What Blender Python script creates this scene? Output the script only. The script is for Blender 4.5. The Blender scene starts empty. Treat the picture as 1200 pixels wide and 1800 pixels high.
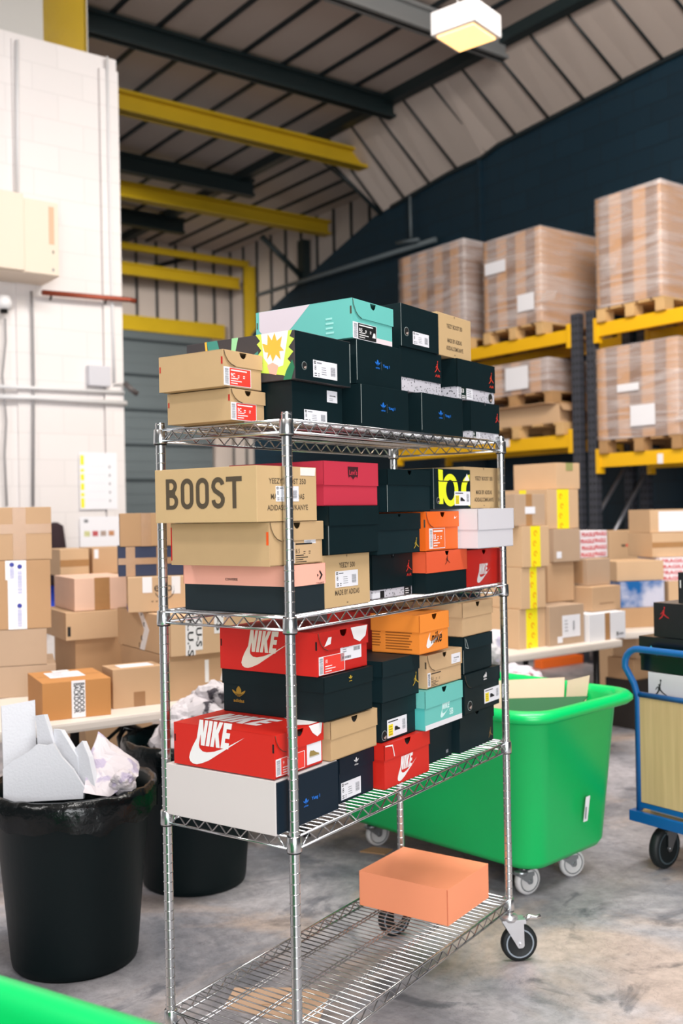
import bpy, bmesh, math, random
from mathutils import Vector, Matrix, noise
from mathutils.geometry import tessellate_polygon
random.seed(7)
C = bpy.context.scene.collection
PI = math.pi
# ------------------------------------------------------------------ camera, world, lights, exposure
CAM_H, FPX, ROLL = 1.533, 1796.1, 0.018313
cam = bpy.data.cameras.new('camera')
cam.sensor_fit = 'VERTICAL'; cam.sensor_height = 36.0; cam.sensor_width = 24.0
cam.lens = FPX / 1800 * 36
cam.clip_end = 200
cam.dof.use_dof = True; cam.dof.focus_distance = 2.8; cam.dof.aperture_fstop = 2.8
co = bpy.data.objects.new('camera', cam); C.objects.link(co)
co.matrix_world = Matrix.Translation((0, 0, CAM_H)) @ Matrix.Rotation(PI/2, 4, 'X') @ Matrix.Rotation(-ROLL, 4, 'Z')
bpy.context.scene.camera = co
sc = bpy.context.scene
sc.view_settings.view_transform = 'Standard'; sc.view_settings.look = 'None'
sc.view_settings.gamma = 1.0; sc.view_settings.use_curve_mapping = False
sc.view_settings.exposure = -0.1
w = bpy.data.worlds.new('daylight'); sc.world = w; w.use_nodes = True
w.node_tree.nodes['Background'].inputs[0].default_value = (0.93, 0.97, 1.0, 1)
w.node_tree.nodes['Background'].inputs[1].default_value = 1.05
UX, UY = 0.8006, 0.5992                       # building axes: u runs along the block wall, v away down the hall
BROT = math.atan2(UY, UX)
def B(u, v, z=0.0): return Vector((UX*u - UY*v, UY*u + UX*v, z))
def area_light(name, loc, aim, sx, sy, watt, col=(1, .97, .93)):
    l = bpy.data.lights.new(name, 'AREA'); l.shape = 'RECTANGLE'; l.size = sx; l.size_y = sy; l.energy = watt; l.color = col
    o = bpy.data.objects.new(name, l); C.objects.link(o); o.location = loc
    o.rotation_euler = (Vector(aim) - Vector(loc)).to_track_quat('-Z', 'Y').to_euler()
    return o
area_light('rear_fill_light', B(-2.2, -5.6, 2.6), B(2.4, 5.0, 1.2), 5.0, 4.0, 760, (0.97, 0.98, 1.0))      # big unseen fill light added behind the camera, no opening there
area_light('fill_light_near', B(1.2, -0.6, 6.2), B(1.4, -0.4, 0), 2.4, 1.2, 300)  # added overhead fill with no fixture, out of view
area_light('fill_light_middle', B(2.6, 3.2, 6.3), B(2.7, 3.4, 0), 2.0, 1.0, 230)  # unseen fill added above the middle of the hall
area_light('fill_light_side', B(-3.4, 2.2, 6.2), B(-2.4, 3.0, 0), 1.6, 1.0, 150)  # extra unseen fill towards the white wall side
area_light('fill_light_far', B(5.0, 12.9, 6.0), B(9.2, 17.7, 2.4), 1.2, 1.0, 120).data.spread = math.radians(75)  # unseen light added to brighten the far door
area_light('fill_light_aisle', B(4.6, 2.6, 6.3), B(7.4, 6.0, 2.0), 2.0, 1.0, 290, (1, .94, .88))  # added fill aimed at the racking, no real lamp here
# ------------------------------------------------------------------ helpers
def lin(c):
    c = c/255.0
    return c/12.92 if c <= 0.04045 else ((c+0.055)/1.055)**2.4
MATS = {}
def M(name, rgb, rough=.5, metal=0.0, spec=.5, var=0.0, vscale=8.0, bump=0.0, bscale=60.0, coat=0.0):
    if name in MATS: return MATS[name]
    m = bpy.data.materials.new(name); m.use_nodes = True
    nt = m.node_tree; b = nt.nodes['Principled BSDF']
    c = (lin(rgb[0]), lin(rgb[1]), lin(rgb[2]), 1)
    b.inputs['Base Color'].default_value = c
    b.inputs['Roughness'].default_value = rough; b.inputs['Metallic'].default_value = metal
    b.inputs['Specular IOR Level'].default_value = spec; b.inputs['Coat Weight'].default_value = coat
    tc = None
    if var or bump:
        tc = nt.nodes.new('ShaderNodeTexCoord')
    if var:
        n = nt.nodes.new('ShaderNodeTexNoise'); n.inputs['Scale'].default_value = vscale; n.inputs['Detail'].default_value = 4
        mx = nt.nodes.new('ShaderNodeMix'); mx.data_type = 'RGBA'
        mx.inputs['A'].default_value = tuple(x*(1-var) for x in c[:3])+(1,)
        mx.inputs['B'].default_value = tuple(min(1, x*(1+var)) for x in c[:3])+(1,)
        nt.links.new(tc.outputs['Object'], n.inputs['Vector']); nt.links.new(n.outputs['Fac'], mx.inputs['Factor'])
        nt.links.new(mx.outputs['Result'], b.inputs['Base Color'])
    if bump:
        n2 = nt.nodes.new('ShaderNodeTexNoise'); n2.inputs['Scale'].default_value = bscale; n2.inputs['Detail'].default_value = 5
        bp = nt.nodes.new('ShaderNodeBump'); bp.inputs['Strength'].default_value = bump; bp.inputs['Distance'].default_value = .01
        nt.links.new(tc.outputs['Object'], n2.inputs['Vector']); nt.links.new(n2.outputs['Fac'], bp.inputs['Height'])
        nt.links.new(bp.outputs['Normal'], b.inputs['Normal'])
    MATS[name] = m; return m
TXT = {}
def text_geo(s, bold=0.0):
    k = (s, bold)
    if k in TXT: return TXT[k]
    cu = bpy.data.curves.new('txt', 'FONT'); cu.body = s; cu.size = 1.0; cu.resolution_u = 3; cu.offset = bold; cu.fill_mode = 'FRONT'
    ob = bpy.data.objects.new('txt', cu); C.objects.link(ob)
    dg = bpy.context.evaluated_depsgraph_get(); ev = ob.evaluated_get(dg); me = ev.to_mesh()
    vs = [(v.co.x, v.co.y) for v in me.vertices]; fs = [tuple(p.vertices) for p in me.polygons]
    ev.to_mesh_clear(); bpy.data.objects.remove(ob); bpy.data.curves.remove(cu)
    x0 = min(v[0] for v in vs); x1 = max(v[0] for v in vs); y0 = min(v[1] for v in vs); y1 = max(v[1] for v in vs)
    vs = [((x-x0)/(y1-y0), (y-y0)/(y1-y0)) for x, y in vs]
    TXT[k] = (vs, fs, (x1-x0)/(y1-y0)); return TXT[k]
class MB:
    def __init__(s): s.bm = bmesh.new(); s.mats = []
    def mi(s, m):
        if m not in s.mats: s.mats.append(m)
        return s.mats.index(m)
    def face(s, pts, m, smooth=False):
        f = s.bm.faces.new([s.bm.verts.new(p) for p in pts]); f.material_index = s.mi(m); f.smooth = smooth; return f
    def box(s, x0, y0, z0, x1, y1, z1, m, bev=0.0, taper=None):
        v = [s.bm.verts.new(p) for p in ((x0,y0,z0),(x1,y0,z0),(x1,y1,z0),(x0,y1,z0),(x0,y0,z1),(x1,y0,z1),(x1,y1,z1),(x0,y1,z1))]
        k = s.mi(m); fs = []
        for q in ((3,2,1,0),(4,5,6,7),(0,1,5,4),(1,2,6,5),(2,3,7,6),(3,0,4,7)):
            f = s.bm.faces.new([v[i] for i in q]); f.material_index = k; fs.append(f)
        if bev:
            es = list({e for f in fs for e in f.edges})
            bmesh.ops.bevel(s.bm, geom=es, offset=bev, segments=2, affect='EDGES', profile=.7)
        return s
    def poly(s, loops, fr, m, off=.0005):
        o, ux, uy = fr; n = ux.cross(uy)
        if not isinstance(loops[0][0], (tuple, list)): loops = [loops]
        L = [[Vector((p[0], p[1], 0)) for p in l] for l in loops]
        tri = tessellate_polygon(L); flat = [p for l in L for p in l]
        vs = [s.bm.verts.new(o + ux*p.x + uy*p.y + n*off) for p in flat]; k = s.mi(m)
        for t in tri:
            a, b, c = (flat[i] for i in t)
            ar = (b.x-a.x)*(c.y-a.y)-(c.x-a.x)*(b.y-a.y)
            if abs(ar) < 1e-12: continue
            q = t if ar > 0 else t[::-1]
            try: f = s.bm.faces.new([vs[i] for i in q]); f.material_index = k
            except ValueError: pass
    def rect(s, u0, v0, u1, v1, fr, m, off=.0005):
        o, ux, uy = fr; n = ux.cross(uy)
        s.face([o+ux*a+uy*b+n*off for a, b in ((u0,v0),(u1,v0),(u1,v1),(u0,v1))], m)
    def prism(s, loop, fr, th, m):                     # panel: front at the frame plane, th thick behind it
        o, ux, uy = fr; n = ux.cross(uy)
        ar = sum(loop[i][0]*loop[(i+1)%len(loop)][1]-loop[(i+1)%len(loop)][0]*loop[i][1] for i in range(len(loop)))
        if ar < 0: loop = loop[::-1]
        tri = tessellate_polygon([[Vector((p[0], p[1], 0)) for p in loop]])
        F = [s.bm.verts.new(o+ux*p[0]+uy*p[1]) for p in loop]; K = [s.bm.verts.new(o+ux*p[0]+uy*p[1]-n*th) for p in loop]
        k = s.mi(m); N = len(loop)
        for t in tri:
            a, b, c = (loop[i] for i in t); ar = (b[0]-a[0])*(c[1]-a[1])-(c[0]-a[0])*(b[1]-a[1])
            if abs(ar) < 1e-13: continue
            q = t if ar > 0 else t[::-1]
            for V, r in ((F, q), (K, q[::-1])):
                try: f = s.bm.faces.new([V[i] for i in r]); f.material_index = k
                except ValueError: pass
        for i in range(N):
            j = (i+1) % N
            f = s.bm.faces.new((F[i], K[i], K[j], F[j])); f.material_index = k
    def tube(s, pts, r, m, n=8, closed=False, smooth=True):
        pts = [Vector(p) for p in pts]; N = len(pts); rings = []; k = s.mi(m); up = None
        for i, p in enumerate(pts):
            if closed: d = pts[(i+1) % N]-pts[i-1]
            else: d = pts[min(i+1, N-1)]-pts[max(i-1, 0)]
            d.normalize()
            if up is None:
                up = Vector((0, 0, 1)) if abs(d.z) < .9 else Vector((1, 0, 0))
            a = d.cross(up); a.normalize(); b = a.cross(d); up = b
            rr = r[i] if isinstance(r, (list, tuple)) else r
            rings.append([s.bm.verts.new(p+a*rr*math.cos(2*PI*q/n)+b*rr*math.sin(2*PI*q/n)) for q in range(n)])
        for i in range(N if closed else N-1):
            A, Bq = rings[i], rings[(i+1) % N]
            for q in range(n):
                f = s.bm.faces.new((A[q], A[(q+1) % n], Bq[(q+1) % n], Bq[q])); f.material_index = k; f.smooth = smooth
        if not closed:
            for R in (rings[0][::-1], rings[-1]):
                f = s.bm.faces.new(R); f.material_index = k
    def lathe(s, prof, m, n=32, mat4=None, cap=False, smooth=True):   # prof: (radius, height) pairs, axis z
        k = s.mi(m); rings = []
        for r, z in prof:
            rings.append([s.bm.verts.new((mat4 @ Vector((r*math.cos(2*PI*q/n), r*math.sin(2*PI*q/n), z))) if mat4 else (r*math.cos(2*PI*q/n), r*math.sin(2*PI*q/n), z)) for q in range(n)])
        for i in range(len(rings)-1):
            for q in range(n):
                f = s.bm.faces.new((rings[i][q], rings[i][(q+1) % n], rings[i+1][(q+1) % n], rings[i+1][q])); f.material_index = k; f.smooth = smooth
        if cap:
            for R in (rings[0][::-1], rings[-1]):
                f = s.bm.faces.new(R); f.material_index = k
    def text(s, st, fr, u, v, h, m, sx=1.0, bold=0.0, shear=0.0, align='l', off=.0006, width=None):
        vs, fs, W = text_geo(st, bold); o, ux, uy = fr; n = ux.cross(uy); k = s.mi(m)
        if width: sx = width/(W*h)
        if align == 'c': u -= W*h*sx/2
        V = [s.bm.verts.new(o+ux*(u+(x*sx+y*shear)*h)+uy*(v+y*h)+n*off) for x, y in vs]
        for f in fs:
            try: q = s.bm.faces.new([V[i] for i in f]); q.material_index = k
            except ValueError: pass
    def stroke(s, pts, wd, fr, m, off=.0006, closed=False):
        N = len(pts); P = [Vector((a, b, 0)) for a, b in pts]; L = []; R = []
        for i in range(N):
            if closed: d0 = P[i]-P[i-1]; d1 = P[(i+1) % N]-P[i]
            else: d0 = P[i]-P[max(i-1, 0)]; d1 = P[min(i+1, N-1)]-P[i]
            if d0.length < 1e-9: d0 = d1
            if d1.length < 1e-9: d1 = d0
            d0 = d0.normalized(); d1 = d1.normalized(); t = d0+d1
            if t.length < 1e-6: t = d1
            t.normalize(); nn = Vector((-t.y, t.x, 0)); c = max(.35, nn.dot(Vector((-d1.y, d1.x, 0)))); q = wd/2/c
            L.append(P[i]+nn*q); R.append(P[i]-nn*q)
        o, ux, uy = fr; n = ux.cross(uy); k = s.mi(m)
        VL = [s.bm.verts.new(o+ux*p.x+uy*p.y+n*off) for p in L]; VR = [s.bm.verts.new(o+ux*p.x+uy*p.y+n*off) for p in R]
        for i in range(N if closed else N-1):
            j = (i+1) % N
            f = s.bm.faces.new((VR[i], VR[j], VL[j], VL[i])); f.material_index = k
    def build(s, name, parent=None, loc=None, rot=None):
        me = bpy.data.meshes.new(name); s.bm.normal_update(); s.bm.to_mesh(me); s.bm.free()
        for m in s.mats: me.materials.append(m)
        o = bpy.data.objects.new(name, me); C.objects.link(o)
        if parent: o.parent = parent
        if loc is not None: o.location = loc
        if rot is not None: o.rotation_euler = (0, 0, rot)
        return o
def thing(name, label, cat, loc=(0, 0, 0), rotz=0.0, group=None, kind=None):
    o = bpy.data.objects.new(name, None); C.objects.link(o); o.empty_display_size = .1
    o.location = loc; o.rotation_euler = (0, 0, rotz); return tag(o, label, cat, group, kind)
def tag(o, label, cat, group=None, kind=None):
    o['label'] = label; o['category'] = cat
    if group: o['group'] = group
    if kind: o['kind'] = kind
    return o
def struct(o, label=None):
    o['kind'] = 'structure'
    if label: o['label'] = label
    return o
def copy_tree(o, parent=None):
    c = o.copy(); C.objects.link(c); c.parent = parent
    for ch in list(o.children): copy_tree(ch, c)
    return c
def ray(px, py):                                        # direction through a point of the photograph
    x, y = px-600, py-900; c, q = math.cos(ROLL), math.sin(ROLL)
    x, y = c*x-q*y, q*x+c*y
    return Vector((x/FPX, 1.0, -y/FPX))
def at(px, py, Y): return Vector((0, 0, CAM_H)) + ray(px, py)*Y
def atz(px, py, z):
    r = ray(px, py); return Vector((0, 0, CAM_H)) + r*((z-CAM_H)/r.z)
def atv(px, py, v):                                     # on the plane v = const of the building
    r = ray(px, py); d = r.dot(Vector((-UY, UX, 0))); return Vector((0, 0, CAM_H)) + r*(v/d)
def atu(px, py, u):
    r = ray(px, py); d = r.dot(Vector((UX, UY, 0))); return Vector((0, 0, CAM_H)) + r*(u/d)
def uv(P): return (P.x*UX+P.y*UY, -P.x*UY+P.y*UX)
X, Yv, Zv = Vector((1, 0, 0)), Vector((0, 1, 0)), Vector((0, 0, 1))
def FF(wd, ln, ins=0.0): return (Vector((-wd/2, -ln/2+ins, 0)), X, Zv)          # front face, u from its left edge
def FL(wd, ln, ins=0.0): return (Vector((-wd/2+ins, ln/2, 0)), -Yv, Zv)         # left face
def FT(wd, ln, h): return (Vector((-wd/2, -ln/2, h)), X, Yv)                    # top face
def arc(cx, cy, r, a0, a1, n=10, ry=None):
    ry = ry or r
    return [(cx+r*math.cos(math.radians(a0+(a1-a0)*i/n)), cy+ry*math.sin(math.radians(a0+(a1-a0)*i/n))) for i in range(n+1)]
# ------------------------------------------------------------------ materials
chrome = M('polished chrome', (208, 212, 214), .24, 1.0)
chrome2 = M('chrome wire', (214, 216, 218), .2, 1.0)
black = M('black card', (4, 26, 30), .5, spec=.3, var=.18, vscale=14)
black2 = M('charcoal card', (8, 32, 37), .55, spec=.3, var=.15, vscale=12)
navy = M('navy black card', (8, 28, 42), .5, spec=.3)
kraft = M('kraft card', (192, 160, 118), .75, var=.05, vscale=20)
kraftl = M('light kraft card', (199, 166, 126), .75, var=.05, vscale=20)
yzk = M('plain sand card', (198, 167, 122), .72, var=.04, vscale=16)
red = M('bright red card', (206, 36, 24), .45)
redd = M('deep red card', (192, 32, 25), .5)
crim = M('crimson linen card', (190, 44, 66), .7)
mint = M('mint card', (106, 192, 183), .5)
orange = M('orange card', (232, 102, 24), .5)
orange2 = M('amber orange card', (238, 140, 52), .5)
rust = M('rust orange card', (226, 92, 54), .5)
pink = M('pale pink card', (248, 178, 158), .6)
peach = M('peach card', (255, 160, 118), .6)
whitec = M('white card', (216, 214, 219), .5)
offw = M('off white card', (212, 205, 203), .5)
ink = M('black ink', (14, 16, 18), .6)
brownink = M('dark brown ink', (78, 66, 50), .7)
white = M('white print', (236, 234, 234), .5)
paperw = M('white label paper', (230, 230, 236), .5)
lime = M('lime print', (232, 240, 40), .5)
yellowp = M('yellow label print', (240, 222, 40), .5)
gold = M('gold foil', (190, 150, 60), .35, .6)
goldp = M('gold print', (190, 160, 50), .5)
bluep = M('blue print', (30, 110, 205), .5)
greyp = M('grey print', (130, 132, 138), .6)
edge = M('worn card edge', (150, 160, 158), .7)
redlab = M('red label print', (232, 62, 50), .5)
tape = M('brown packing tape', (168, 126, 84), .25, var=.1, vscale=30)
cards = [M('carton brown %d' % i, c, .8, var=.07, vscale=6) for i, c in enumerate([(200, 166, 130), (188, 153, 118), (208, 174, 146), (181, 143, 105), (178, 151, 126), (220, 184, 162)])]
dark = M('dark interior', (10, 10, 10), .9)
def speckle_mat():
    m = M('speckled cement card', (206, 204, 210), .6); nt = m.node_tree; b = nt.nodes['Principled BSDF']
    tc = nt.nodes.new('ShaderNodeTexCoord'); vo = nt.nodes.new('ShaderNodeTexVoronoi'); vo.inputs['Scale'].default_value = 115
    cr = nt.nodes.new('ShaderNodeValToRGB'); cr.color_ramp.elements[0].position = .2; cr.color_ramp.elements[0].color = (.01, .015, .02, 1)
    cr.color_ramp.elements[1].position = .3; cr.color_ramp.elements[1].color = (lin(200), lin(198), lin(206), 1)
    nt.links.new(tc.outputs['Object'], vo.inputs['Vector']); nt.links.new(vo.outputs['Distance'], cr.inputs['Fac']); nt.links.new(cr.outputs['Color'], b.inputs['Base Color'])
    return m
speck = speckle_mat()
# ------------------------------------------------------------------ the hall
def floor_mat():
    m = M('stained concrete', (150, 147, 152), .42); nt = m.node_tree; b = nt.nodes['Principled BSDF']; N = nt.nodes.new; L = nt.links.new
    tc = N('ShaderNodeTexCoord')
    def noi(sc_, det, off, rough=.6, dist=0.0):
        mp = N('ShaderNodeMapping'); mp.inputs['Location'].default_value = off; L(tc.outputs['Object'], mp.inputs['Vector'])
        n = N('ShaderNodeTexNoise'); n.inputs['Scale'].default_value = sc_; n.inputs['Detail'].default_value = det
        n.inputs['Roughness'].default_value = rough; n.inputs['Distortion'].default_value = dist; L(mp.outputs[0], n.inputs['Vector']); return n
    def ramp(src, p0, c0, p1, c1):
        r = N('ShaderNodeValToRGB'); e = r.color_ramp.elements; e[0].position = p0; e[0].color = c0; e[1].position = p1; e[1].color = c1
        L(src.outputs['Fac'], r.inputs['Fac']); return r
    def g(a, bb, c): return (lin(a), lin(bb), lin(c), 1)
    base = ramp(noi(1.5, 8, (3.1, .4, 0), .68, .6), .36, g(116, 118, 126), .64, g(186, 182, 187))
    warm = ramp(noi(1.1, 6, (7.7, 2.2, 0), .62, .9), .50, (0, 0, 0, 1), .62, (1, 1, 1, 1))
    mx = N('ShaderNodeMix'); mx.data_type = 'RGBA'; L(warm.outputs[0], mx.inputs['Factor']); L(base.outputs[0], mx.inputs['A']); mx.inputs['B'].default_value = g(192, 172, 160)
    mf = N('ShaderNodeMath'); mf.operation = 'MULTIPLY'; mf.inputs[1].default_value = .75; L(warm.outputs[0], mf.inputs[0]); L(mf.outputs[0], mx.inputs['Factor'])
    fine = ramp(noi(22, 8, (0, 0, 0), .7), .3, (.72, .72, .72, 1), .62, (1.06, 1.06, 1.06, 1))
    m2 = N('ShaderNodeMix'); m2.data_type = 'RGBA'; m2.blend_type = 'MULTIPLY'; m2.inputs['Factor'].default_value = 1; L(mx.outputs['Result'], m2.inputs['A']); L(fine.outputs[0], m2.inputs['B'])
    spot = ramp(noi(3.3, 5, (1.3, 9, 0), .6, 1.2), .58, (1, 1, 1, 1), .68, (.5, .52, .55, 1))
    m3 = N('ShaderNodeMix'); m3.data_type = 'RGBA'; m3.blend_type = 'MULTIPLY'; m3.inputs['Factor'].default_value = 1; L(m2.outputs['Result'], m3.inputs['A']); L(spot.outputs[0], m3.inputs['B'])
    mu = noi(5, 6, (2, 2, 0), .7, 1.5)
    ab = N('ShaderNodeMath'); ab.operation = 'SUBTRACT'; ab.inputs[1].default_value = .5; L(mu.outputs['Fac'], ab.inputs[0])
    a2 = N('ShaderNodeMath'); a2.operation = 'ABSOLUTE'; L(ab.outputs[0], a2.inputs[0])
    cr = N('ShaderNodeValToRGB'); cr.color_ramp.elements[0].position = 0; cr.color_ramp.elements[0].color = (.7, .7, .72, 1); cr.color_ramp.elements[1].position = .012; L(a2.outputs[0], cr.inputs['Fac'])
    m4 = N('ShaderNodeMix'); m4.data_type = 'RGBA'; m4.blend_type = 'MULTIPLY'; m4.inputs['Factor'].default_value = .8; L(m3.outputs['Result'], m4.inputs['A']); L(cr.outputs[0], m4.inputs['B'])
    L(m4.outputs['Result'], b.inputs['Base Color'])
    bp = N('ShaderNodeBump'); bp.inputs['Strength'].default_value = .15; bp.inputs['Distance'].default_value = .01
    L(noi(30, 6, (0, 0, 0), .7).outputs['Fac'], bp.inputs['Height']); L(bp.outputs[0], b.inputs['Normal']); return m
def block_mat(name, c1, c2, mortar, along, rough=.6, bump=.25):
    m = M(name, c1, rough); nt = m.node_tree; b = nt.nodes['Principled BSDF']; N = nt.nodes.new; L = nt.links.new
    tc = N('ShaderNodeTexCoord'); sp = N('ShaderNodeSeparateXYZ'); cb = N('ShaderNodeCombineXYZ'); br = N('ShaderNodeTexBrick')
    L(tc.outputs['Object'], sp.inputs[0]); L(sp.outputs[along], cb.inputs[0]); L(sp.outputs['Z'], cb.inputs[1]); L(cb.outputs[0], br.inputs['Vector'])
    for k, c in (('Color1', c1), ('Color2', c2), ('Mortar', mortar)): br.inputs[k].default_value = (lin(c[0]), lin(c[1]), lin(c[2]), 1)
    br.inputs['Scale'].default_value = 1; br.inputs['Mortar Size'].default_value = .006; br.inputs['Brick Width'].default_value = .45; br.inputs['Row Height'].default_value = .225
    L(br.outputs['Color'], b.inputs['Base Color'])
    bp = N('ShaderNodeBump'); bp.inputs['Strength'].default_value = bump; bp.inputs['Distance'].default_value = .01; bp.invert = True
    L(br.outputs['Fac'], bp.inputs['Height']); L(bp.outputs[0], b.inputs['Normal']); return m
fm = floor_mat()
mb = MB(); mb.box(-8, -7, -.12, 14, 20, 0, fm); struct(mb.build('floor', rot=BROT), 'grey concrete floor with rusty stains')
wallw = block_mat('white painted blockwork', (233, 228, 227), (230, 225, 224), (224, 219, 218), 'X', .55, .12)
walld = block_mat('navy painted blockwork', (9, 38, 52), (11, 42, 57), (5, 27, 38), 'Y', .5, .35)
greyw = M('pale grey paint', (196, 194, 190), .6)
clad = M('white cladding panel', (196, 182, 172), .6, var=.04, vscale=2)
batten = M('dark batten', (22, 34, 38), .5)
steel = M('dark green steel', (28, 42, 44), .45)
yel = M('yellow beam paint', (232, 178, 12), .4)
yelo = M('dull yellow steel paint', (200, 165, 22), .5, var=.1, vscale=3)
WV = 8.5
mb = MB(); mb.box(-5.5, WV, 0, 3.93, WV+.35, 5.62, wallw)
mb.box(2.98, WV-.02, 0, 3.74, WV, 5.56, wallw); mb.box(3.755, WV-.035, 0, 3.93, WV, 5.5, wallw)
mb.box(-5.5, WV+.12, 5.62, 3.72, WV+.35, 6.79, greyw)
struct(mb.build('wall_left', rot=BROT), 'white painted block wall ending at the hall opening')
top = [(-6.8, 6.45), (1.5, 6.3), (6.4, 6.28), (9.23, 6.08), (9.3, 6.02), (9.85, 6.0), (11.5, 5.80), (14.24, 4.96), (14.9, 4.6)]
mb = MB(); mb.prism([(-v, z) for v, z in top]+[(-14.9, 0), (6.8, 0)], (Vector((9.3, 0, 0)), Vector((0, -1, 0)), Zv), .3, walld)
mb.box(9.26, 9.3, 0, 9.3, 9.36, 6.02, walld)
struct(mb.build('wall_right', rot=BROT), 'tall dark navy painted block wall behind the racking')
mb = MB(); mb.box(10.6, 9.5, 0, 10.75, 17.8, 6.79, clad)
for k in range(17): mb.box(10.57, 9.7+.5*k, 0, 10.6, 9.74+.5*k, 6.79, batten)
struct(mb.build('wall_far_right', rot=BROT))
mb = MB(); mb.box(-6, 17.8, 0, 10.75, 18.0, 6.79, clad)
for k in range(12): mb.box(5.6+.42*k, 17.77, 5.3, 5.64+.42*k, 17.8, 6.79, batten)
struct(mb.build('wall_back', rot=BROT))
mb = MB(); mb.box(5.5, 17.66, 5.02, 10.4, 17.78, 5.3, yelo); struct(mb.build('trim_1', rot=BROT), 'yellow lintel beam over the grey sectional door')
rearm = M('mid grey rear wall', (128, 130, 130), .6)
mb = MB(); mb.box(-8.2, -7, 0, -8, 9, 6.79, rearm); struct(mb.build('wall_outer_left', rot=BROT))
mb = MB(); mb.box(-8, -7.2, 0, 10.5, -7, 6.79, rearm); struct(mb.build('wall_rear', rot=BROT))
doorm = M('grey door panel', (96, 104, 106), .5, var=.06, vscale=2); doorl = M('door joint', (42, 50, 54), .6)
mb = MB(); mb.box(5.6, 17.7, 0, 10.1, 17.76, 5.02, doorm)
for k in range(8): mb.box(5.6, 17.685, .2+.66*k, 10.1, 17.7, .25+.66*k, doorl)
for k in range(24): mb.box(5.6, 17.693, .1+.205*k, 10.1, 17.7, .115+.205*k, doorm)
struct(mb.build('door_1', rot=BROT), 'grey ribbed sectional door at the far end')
mb = MB(); mb.box(-8, -7.0, 6.79, 10.75, 18, 6.9, clad)
for k in range(26): mb.box(8.28-.535*k-.02, 3, 6.755, 8.28-.535*k+.02, 18, 6.79, batten)
for k in range(1, 5): mb.box(8.28+.5*k-.02, 12.2, 6.755, 8.28+.5*k+.02, 17.8, 6.79, batten)
mb.box(8.2, 3, 6.66, 8.34, 17.7, 6.79, steel)
struct(mb.build('ceiling', rot=BROT), 'pale panelled ceiling with thin dark joints')
mb = MB()                                             # sloping roof panels from the ceiling down to the navy wall
def wz(v):
    for (a, za), (b_, zb) in zip(top, top[1:]):
        if a <= v <= b_: return za+(zb-za)*(v-a)/(b_-a)
    return top[-1][1]
vs = [-6.6+.3*i for i in range(62)]
for a, b_ in zip(vs, vs[1:]):
    la, lb = min(a, 11.35), min(b_, 11.35)
    mb.face([(8.3, a, 6.76), (9.32, la, wz(la)-.02), (9.32, lb, wz(lb)-.02), (8.3, b_, 6.76)], clad)
    mb.face([(8.3, a, 6.82), (8.3, b_, 6.82), (9.4, lb, wz(lb)+.03), (9.4, la, wz(la)+.03)], clad)
for k in range(18):
    v = 3.385+.53*k
    if v < 12.0: mb.tube([(8.3, v, 6.75), (9.3, min(v, 11.3), wz(min(v, 11.3))-.03)], .016, batten, 6)
mb.tube([(8.3, 11.7, 6.75), (9.3, 11.35, wz(11.35)-.03)], .03, batten, 6)
mb.tube([(9.28, a, wz(a)-.02) for a in vs if a < 11.4], .03, batten, 6)
struct(mb.build('ceiling_slope', rot=BROT), 'sloping pale roof panels meeting the navy wall')
def beam(n, label, u0, u1, v, z0, z1, m, wd=.14):
    mb = MB(); h = z1-z0
    mb.box(u0, v-wd/2, z0, u1, v+wd/2, z0+h*.16, m, .004); mb.box(u0, v-wd/2, z1-h*.16, u1, v+wd/2, z1, m, .004); mb.box(u0, v-.02, z0, u1, v+.02, z1, m)
    o = mb.build(n, rot=BROT); struct(o, label); return o
def vof(px, py, z): return uv(atz(px, py, z))[1]
v1 = vof(690, 195, 6.6); beam('trim_2', 'dark steel roof beam meeting the slope', -2, 8.35, v1, 6.5, 6.75, steel)
v2 = vof(680, 305, 6.3); beam('trim_3', 'long yellow roof beam across the hall', -2, 9.2, v2, 6.28, 6.52, yelo, .2)
v3 = vof(425, 338, 6.5); beam('trim_4', 'second dark roof beam', -2, 8.5, v3, 6.45, 6.72, steel)
v4 = vof(565, 405, 6.4); beam('trim_5', 'second yellow roof beam', -2, 10.5, min(v4, 15.2), 6.33, 6.57, yelo, .2)
v5 = vof(325, 408, 6.5); beam('trim_6', 'farthest dark roof beam', -2, 8.6, min(v5, 16.6), 6.45, 6.72, steel)
beam('trim_7', 'thin far yellow beam', 2, 10.5, 16.9, 6.3, 6.42, yelo, .1)
beam('trim_8', 'far yellow beam above the door', 2, 10.4, 17.1, 5.9, 6.12, yelo, .14)
v9 = vof(760, 45, 6.6); beam('trim_9', 'nearest roof beam behind the lamp', 0, 8.3, v9, 6.5, 6.75, M('galvanised steel', (150, 152, 152), .45, .4))
mb = MB()
mb.box(3.35, 7.2, 6.3, 3.6, 10.6, 6.6, yelo, .01); mb.box(3.3, 8.62, 5.62, 3.72, 8.9, 6.3, yelo, .01)
struct(mb.build('trim_10', rot=BROT), 'yellow crane rail over the end of the white wall')
mb = MB(); mb.box(10.42, 16.75, 3.4, 10.56, 16.95, 6.3, yelo); mb.box(10.42, 14.9, 4.9, 10.56, 15.1, 6.4, steel)
mb.tube([(9.6, 15.0, 6.35), (10.5, 15.0, 5.7)], .05, steel, 6)
mb.tube([(6.2, 17.7, 5.35), (9.8, 17.7, 6.6)], .04, batten, 6)
struct(mb.build('trim_11', rot=BROT), 'steel posts and bracing at the far end')
pipeg = M('grey conduit', (96, 106, 110), .45)
mb = MB(); P0 = atu(765, 421, 9.15); P1 = atu(452, 519, 9.15); mb.tube([P0, P1], .035, pipeg, 8)
Q0 = atu(720, 345, 9.18); Q1 = atu(722, 418, 9.18); mb.tube([Q0, Q1], .02, pipeg, 6)
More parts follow.
